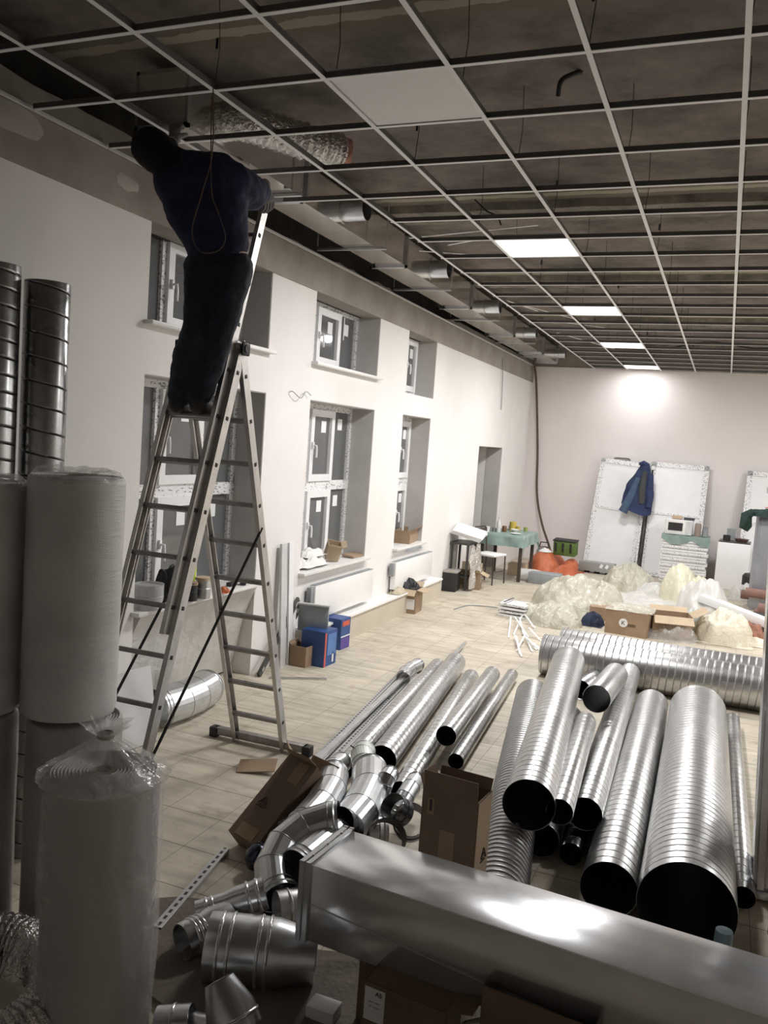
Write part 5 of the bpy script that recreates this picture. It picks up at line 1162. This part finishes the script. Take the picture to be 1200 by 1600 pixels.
# ------------------------------------------------------------------ heaps of film, foam and cartons in the middle
hp = at(838, 900, 0)
t = tag(MB().tube([aty(812, 897, 13.6), aty(835, 900, 13.6), aty(860, 905, 13.6)], [.10, .11, .09], 16).build('white_roll', M_FILMW), 'short white roll lying on a box in front of the orange bundle', 'roll')
t.location.y -= .0
tag(MB().box((0, 0, .09), (.5, .3, .18), bev=.01).build('low_box', M_GREYB, loc=(at(836, 922, 0).x, 13.5, 0)), 'low grey box carrying the short white roll', 'box')
H = lambda n, lab, px, sx_, sy_, h, m, seed, rot=0, **k: heap(n, lab, 'plastic film', at(*px, 0), sx_, sy_, h, m, seed, R(rot), **k)
H('film_heap', 'largest heap of cloudy plastic film in the middle of the floor', (905, 948), .62, .85, .46, M_FILM, 41, ridge=.75, fold=3.6)
H('film_heap', 'cloudy film heap at the left foot of the largest one', (852, 965), .34, .42, .22, M_FILM, 42, ridge=.7)
H('film_heap', 'heap of film bulging at the back right of the largest heap', (980, 918), .42, .55, .42, M_FILM, 43, ridge=.45)
H('film_heap', 'front lobe of film beside the navy cloth', (868, 975), .32, .30, .24, M_FILM, 44, ridge=.55)
H('film_heap', 'flat spread of whitish film right of the large heap', (1010, 945), .50, 1.0, .14, M_FILMW, 45, fold=4)
H('film_heap', 'pointed white film heap left of the foam bags', (1022, 928), .3, .5, .20, M_FILMW, 46)
heap('navy_cloth', 'navy cloth lump between the film heap and the carton with a round mark', 'cloth', at(925, 976, 0), .14, .16, .17, mat('navy_cloth', (.02, .03, .06), .85), 47)
carton('flattened brown carton behind the navy cloth', at(938, 972, 0)+Vector((0, .25, 0)), R(4), (.34, .3, .17), M_CARD, closed=True)
pm1 = at(979, 994, 0); d1_ = (.49, .40, .29)
tm1 = carton('closed brown carton with a round white mark in front of the film', (pm1.x, pm1.y+.22, 0), R(-7), d1_, M_CARD, closed=True)
ms = MB(); ms.lathe([(.001, .0), (.052, .0), (.052, .004), (.001, .004)], 28); ms.build('round_sticker', M_PAPER, tm1, loc=(-.03, -.203, .15), rot=(pi/2, 0, 0)); text('K', .075, M_INK, tm1, (-.03, -.2085, .125), (pi/2, 0, 0)); on_face(tm1, mat('dark_card_slot', (.12, .08, .05), .8), 'f', d1_, .07, .13, .09, .03, 'hand_slot')
heap('film_on_carton', 'film draped on the carton with the round mark', 'plastic film', (pm1.x, pm1.y+.25, .29), .28, .24, .06, M_FILM, 48)
pm2 = at(1043, 1000, 0)
tm2 = carton('open carton with spread flaps and clear plastic hanging out', (pm2.x+.0, pm2.y+.28, 0), R(12), (.46, .36, .27), M_CARD, [('f', 118, .15), ('r', 62, .2), ('l', 110, .16), ('b', 60, .1)], inner=M_CARDL)
heap('clear_film', 'clear film spilling from the open carton with spread flaps', 'plastic film', (pm2.x+.08, pm2.y+.10, 0), .24, .22, .24, M_FILMC, 49)
heap('clear_film', 'clear crumpled film on the floor left of the spread flaps', 'plastic film', (pm2.x-.22, pm2.y+.08, 0), .15, .15, .13, M_FILMC, 50)
FB = lambda n, lab, px, sx_, sy_, h, m, seed, z=0: heap(n, lab, 'foam bag', at(*px, z), sx_, sy_, h, m, seed, pw=.32, ridge=.3)
FB('foam_bag', 'nearest cream foam bag, rounded, right of the open carton', (1128, 1000), .33, .38, .42, M_FOAM, 51)
FB('foam_bag', 'tall white foam bag leaning behind the nearest one', (1098, 968), .36, .60, .60, M_FILMW, 52)
FB('foam_bag', 'yellowish pointed foam bag at the back of the foam heap', (1068, 942), .36, .62, .62, film_mat('yellowish_foam_film', (.86, .83, .66), .1, .3, .7, 9), 53)
FB('foam_bag', 'bluish clear bag on the left flank of the foam heap', (1080, 985), .22, .35, .34, film_mat('bluish_film', (.70, .76, .76), .3, .25, .7, 10), 54)
FB('foam_bag', 'small white crumple right behind the foam heap', (1160, 935), .22, .35, .28, M_FILMW, 55)
FB('foam_bag', 'pale foam scrap beyond the crosswise ducts at the right', (1165, 1005), .3, .18, .10, M_FOAM, 56)
pw_ = at(1148, 962, .22)
tag(MB().box((0, 0, 0), (.9, .18, .10), (0, R(12), R(-18)), bev=.01).build('white_profile_box', M_PVC, loc=pw_+Vector((.0, .1, .05))), 'long white boxed profile slanting behind the foam bags', 'profile')
carton('dark brown carton at the right edge beside the thin spiral duct', (4.22, 4.0, 0), R(8), (.3, .3, .28), M_CARDD, closed=True)
tag(MB().box((0, 0, .10), (.42, .3, .22), bev=.03).build('dark_bag', M_BLACK, loc=at(1178, 985, 0)+Vector((0, .1, 0))), 'dark bag behind the foam bags at the right edge', 'bag')
heap('rag_heap', 'reddish brown rags right of the nearest foam bag', 'rags', at(1172, 1000, 0), .17, .3, .24, M_BRUSH, 57)
for k, (px, z, lab) in enumerate([((1165, 925), .26, 'top brown foam tube of the pile at the right edge'), ((1158, 928), .17, 'brown foam tube just under the top one in the pile'), ((1185, 950), .16, 'brown foam tube in the middle of the pile at the right edge'), ((1178, 958), .06, 'lowest front brown foam tube of the pile at the right edge')]):
    p = at(*px, z); q = p+Vector((1.1, -.16, 0)); r_ = .07; t = MB()
    t.lathe([(.03, 0), (r_, 0), (r_, 1.1), (.03, 1.1), (.03, 0)], 20); tag(t.build('foam_tube', M_BROWNT, loc=p, rot=align(p, q)), lab, 'foam tube', 'brown foam tubes')
# bundle of white profiles and scattered strips
pb_ = at(797, 966, 0)
for k in range(4):
    for q in range(3):
        tag(MB().box((0, 0, 0), (.36, .11, .026)).build('white_profile', M_PVCP if (k+q) % 2 else M_PVC, loc=(pb_.x+.012*(k % 2), pb_.y+.10+.115*q, .016+.045*k), rot=(0, 0, R(-6)), smooth=False), ['front', 'middle', 'back'][q]+' white profile offcut in the '+['lowest', 'second', 'third', 'top'][k]+' layer of the neat bundle', 'profile', 'bundle of white profiles')
        if q == 0 and k < 3: pass
tag(MB().box((0, 0, .09), (.02, .38, .004)).build('bundle_strap', M_BLACK, loc=(pb_.x-.08, pb_.y+.2, .105), rot=(0, 0, R(-6))), 'dark strap across the bundle of white profiles', 'strap')
random.seed(5)
for k in range(13):
    a = (798+random.random()*30, 955+random.random()*40); c = (a[0]+random.uniform(-14, 22), a[1]+random.uniform(18, 34))
    if k > 9: a = (822, 985+k); c = (834+4*(k-9), 1015)
    p, q = at(*a, .05+.02*(k % 3)), at(*c, .008)
    tag(MB().box((0, 0, (q-p).length/2), (.018, .006, (q-p).length)).build('white_strip', M_PVC, loc=p, rot=align(p, q), smooth=False), 'thin white strip of the loose scatter on the tiles before the bundle of profiles', 'strip', 'scattered white strips')
wire('power_cable', 'black cord running along the foot of the back wall', [(.9, 15.9, .03), (1.3, 16.1, .02), (1.35, 15.6, .02), (1.0, 15.2, .02)], .012, M_BLACK)
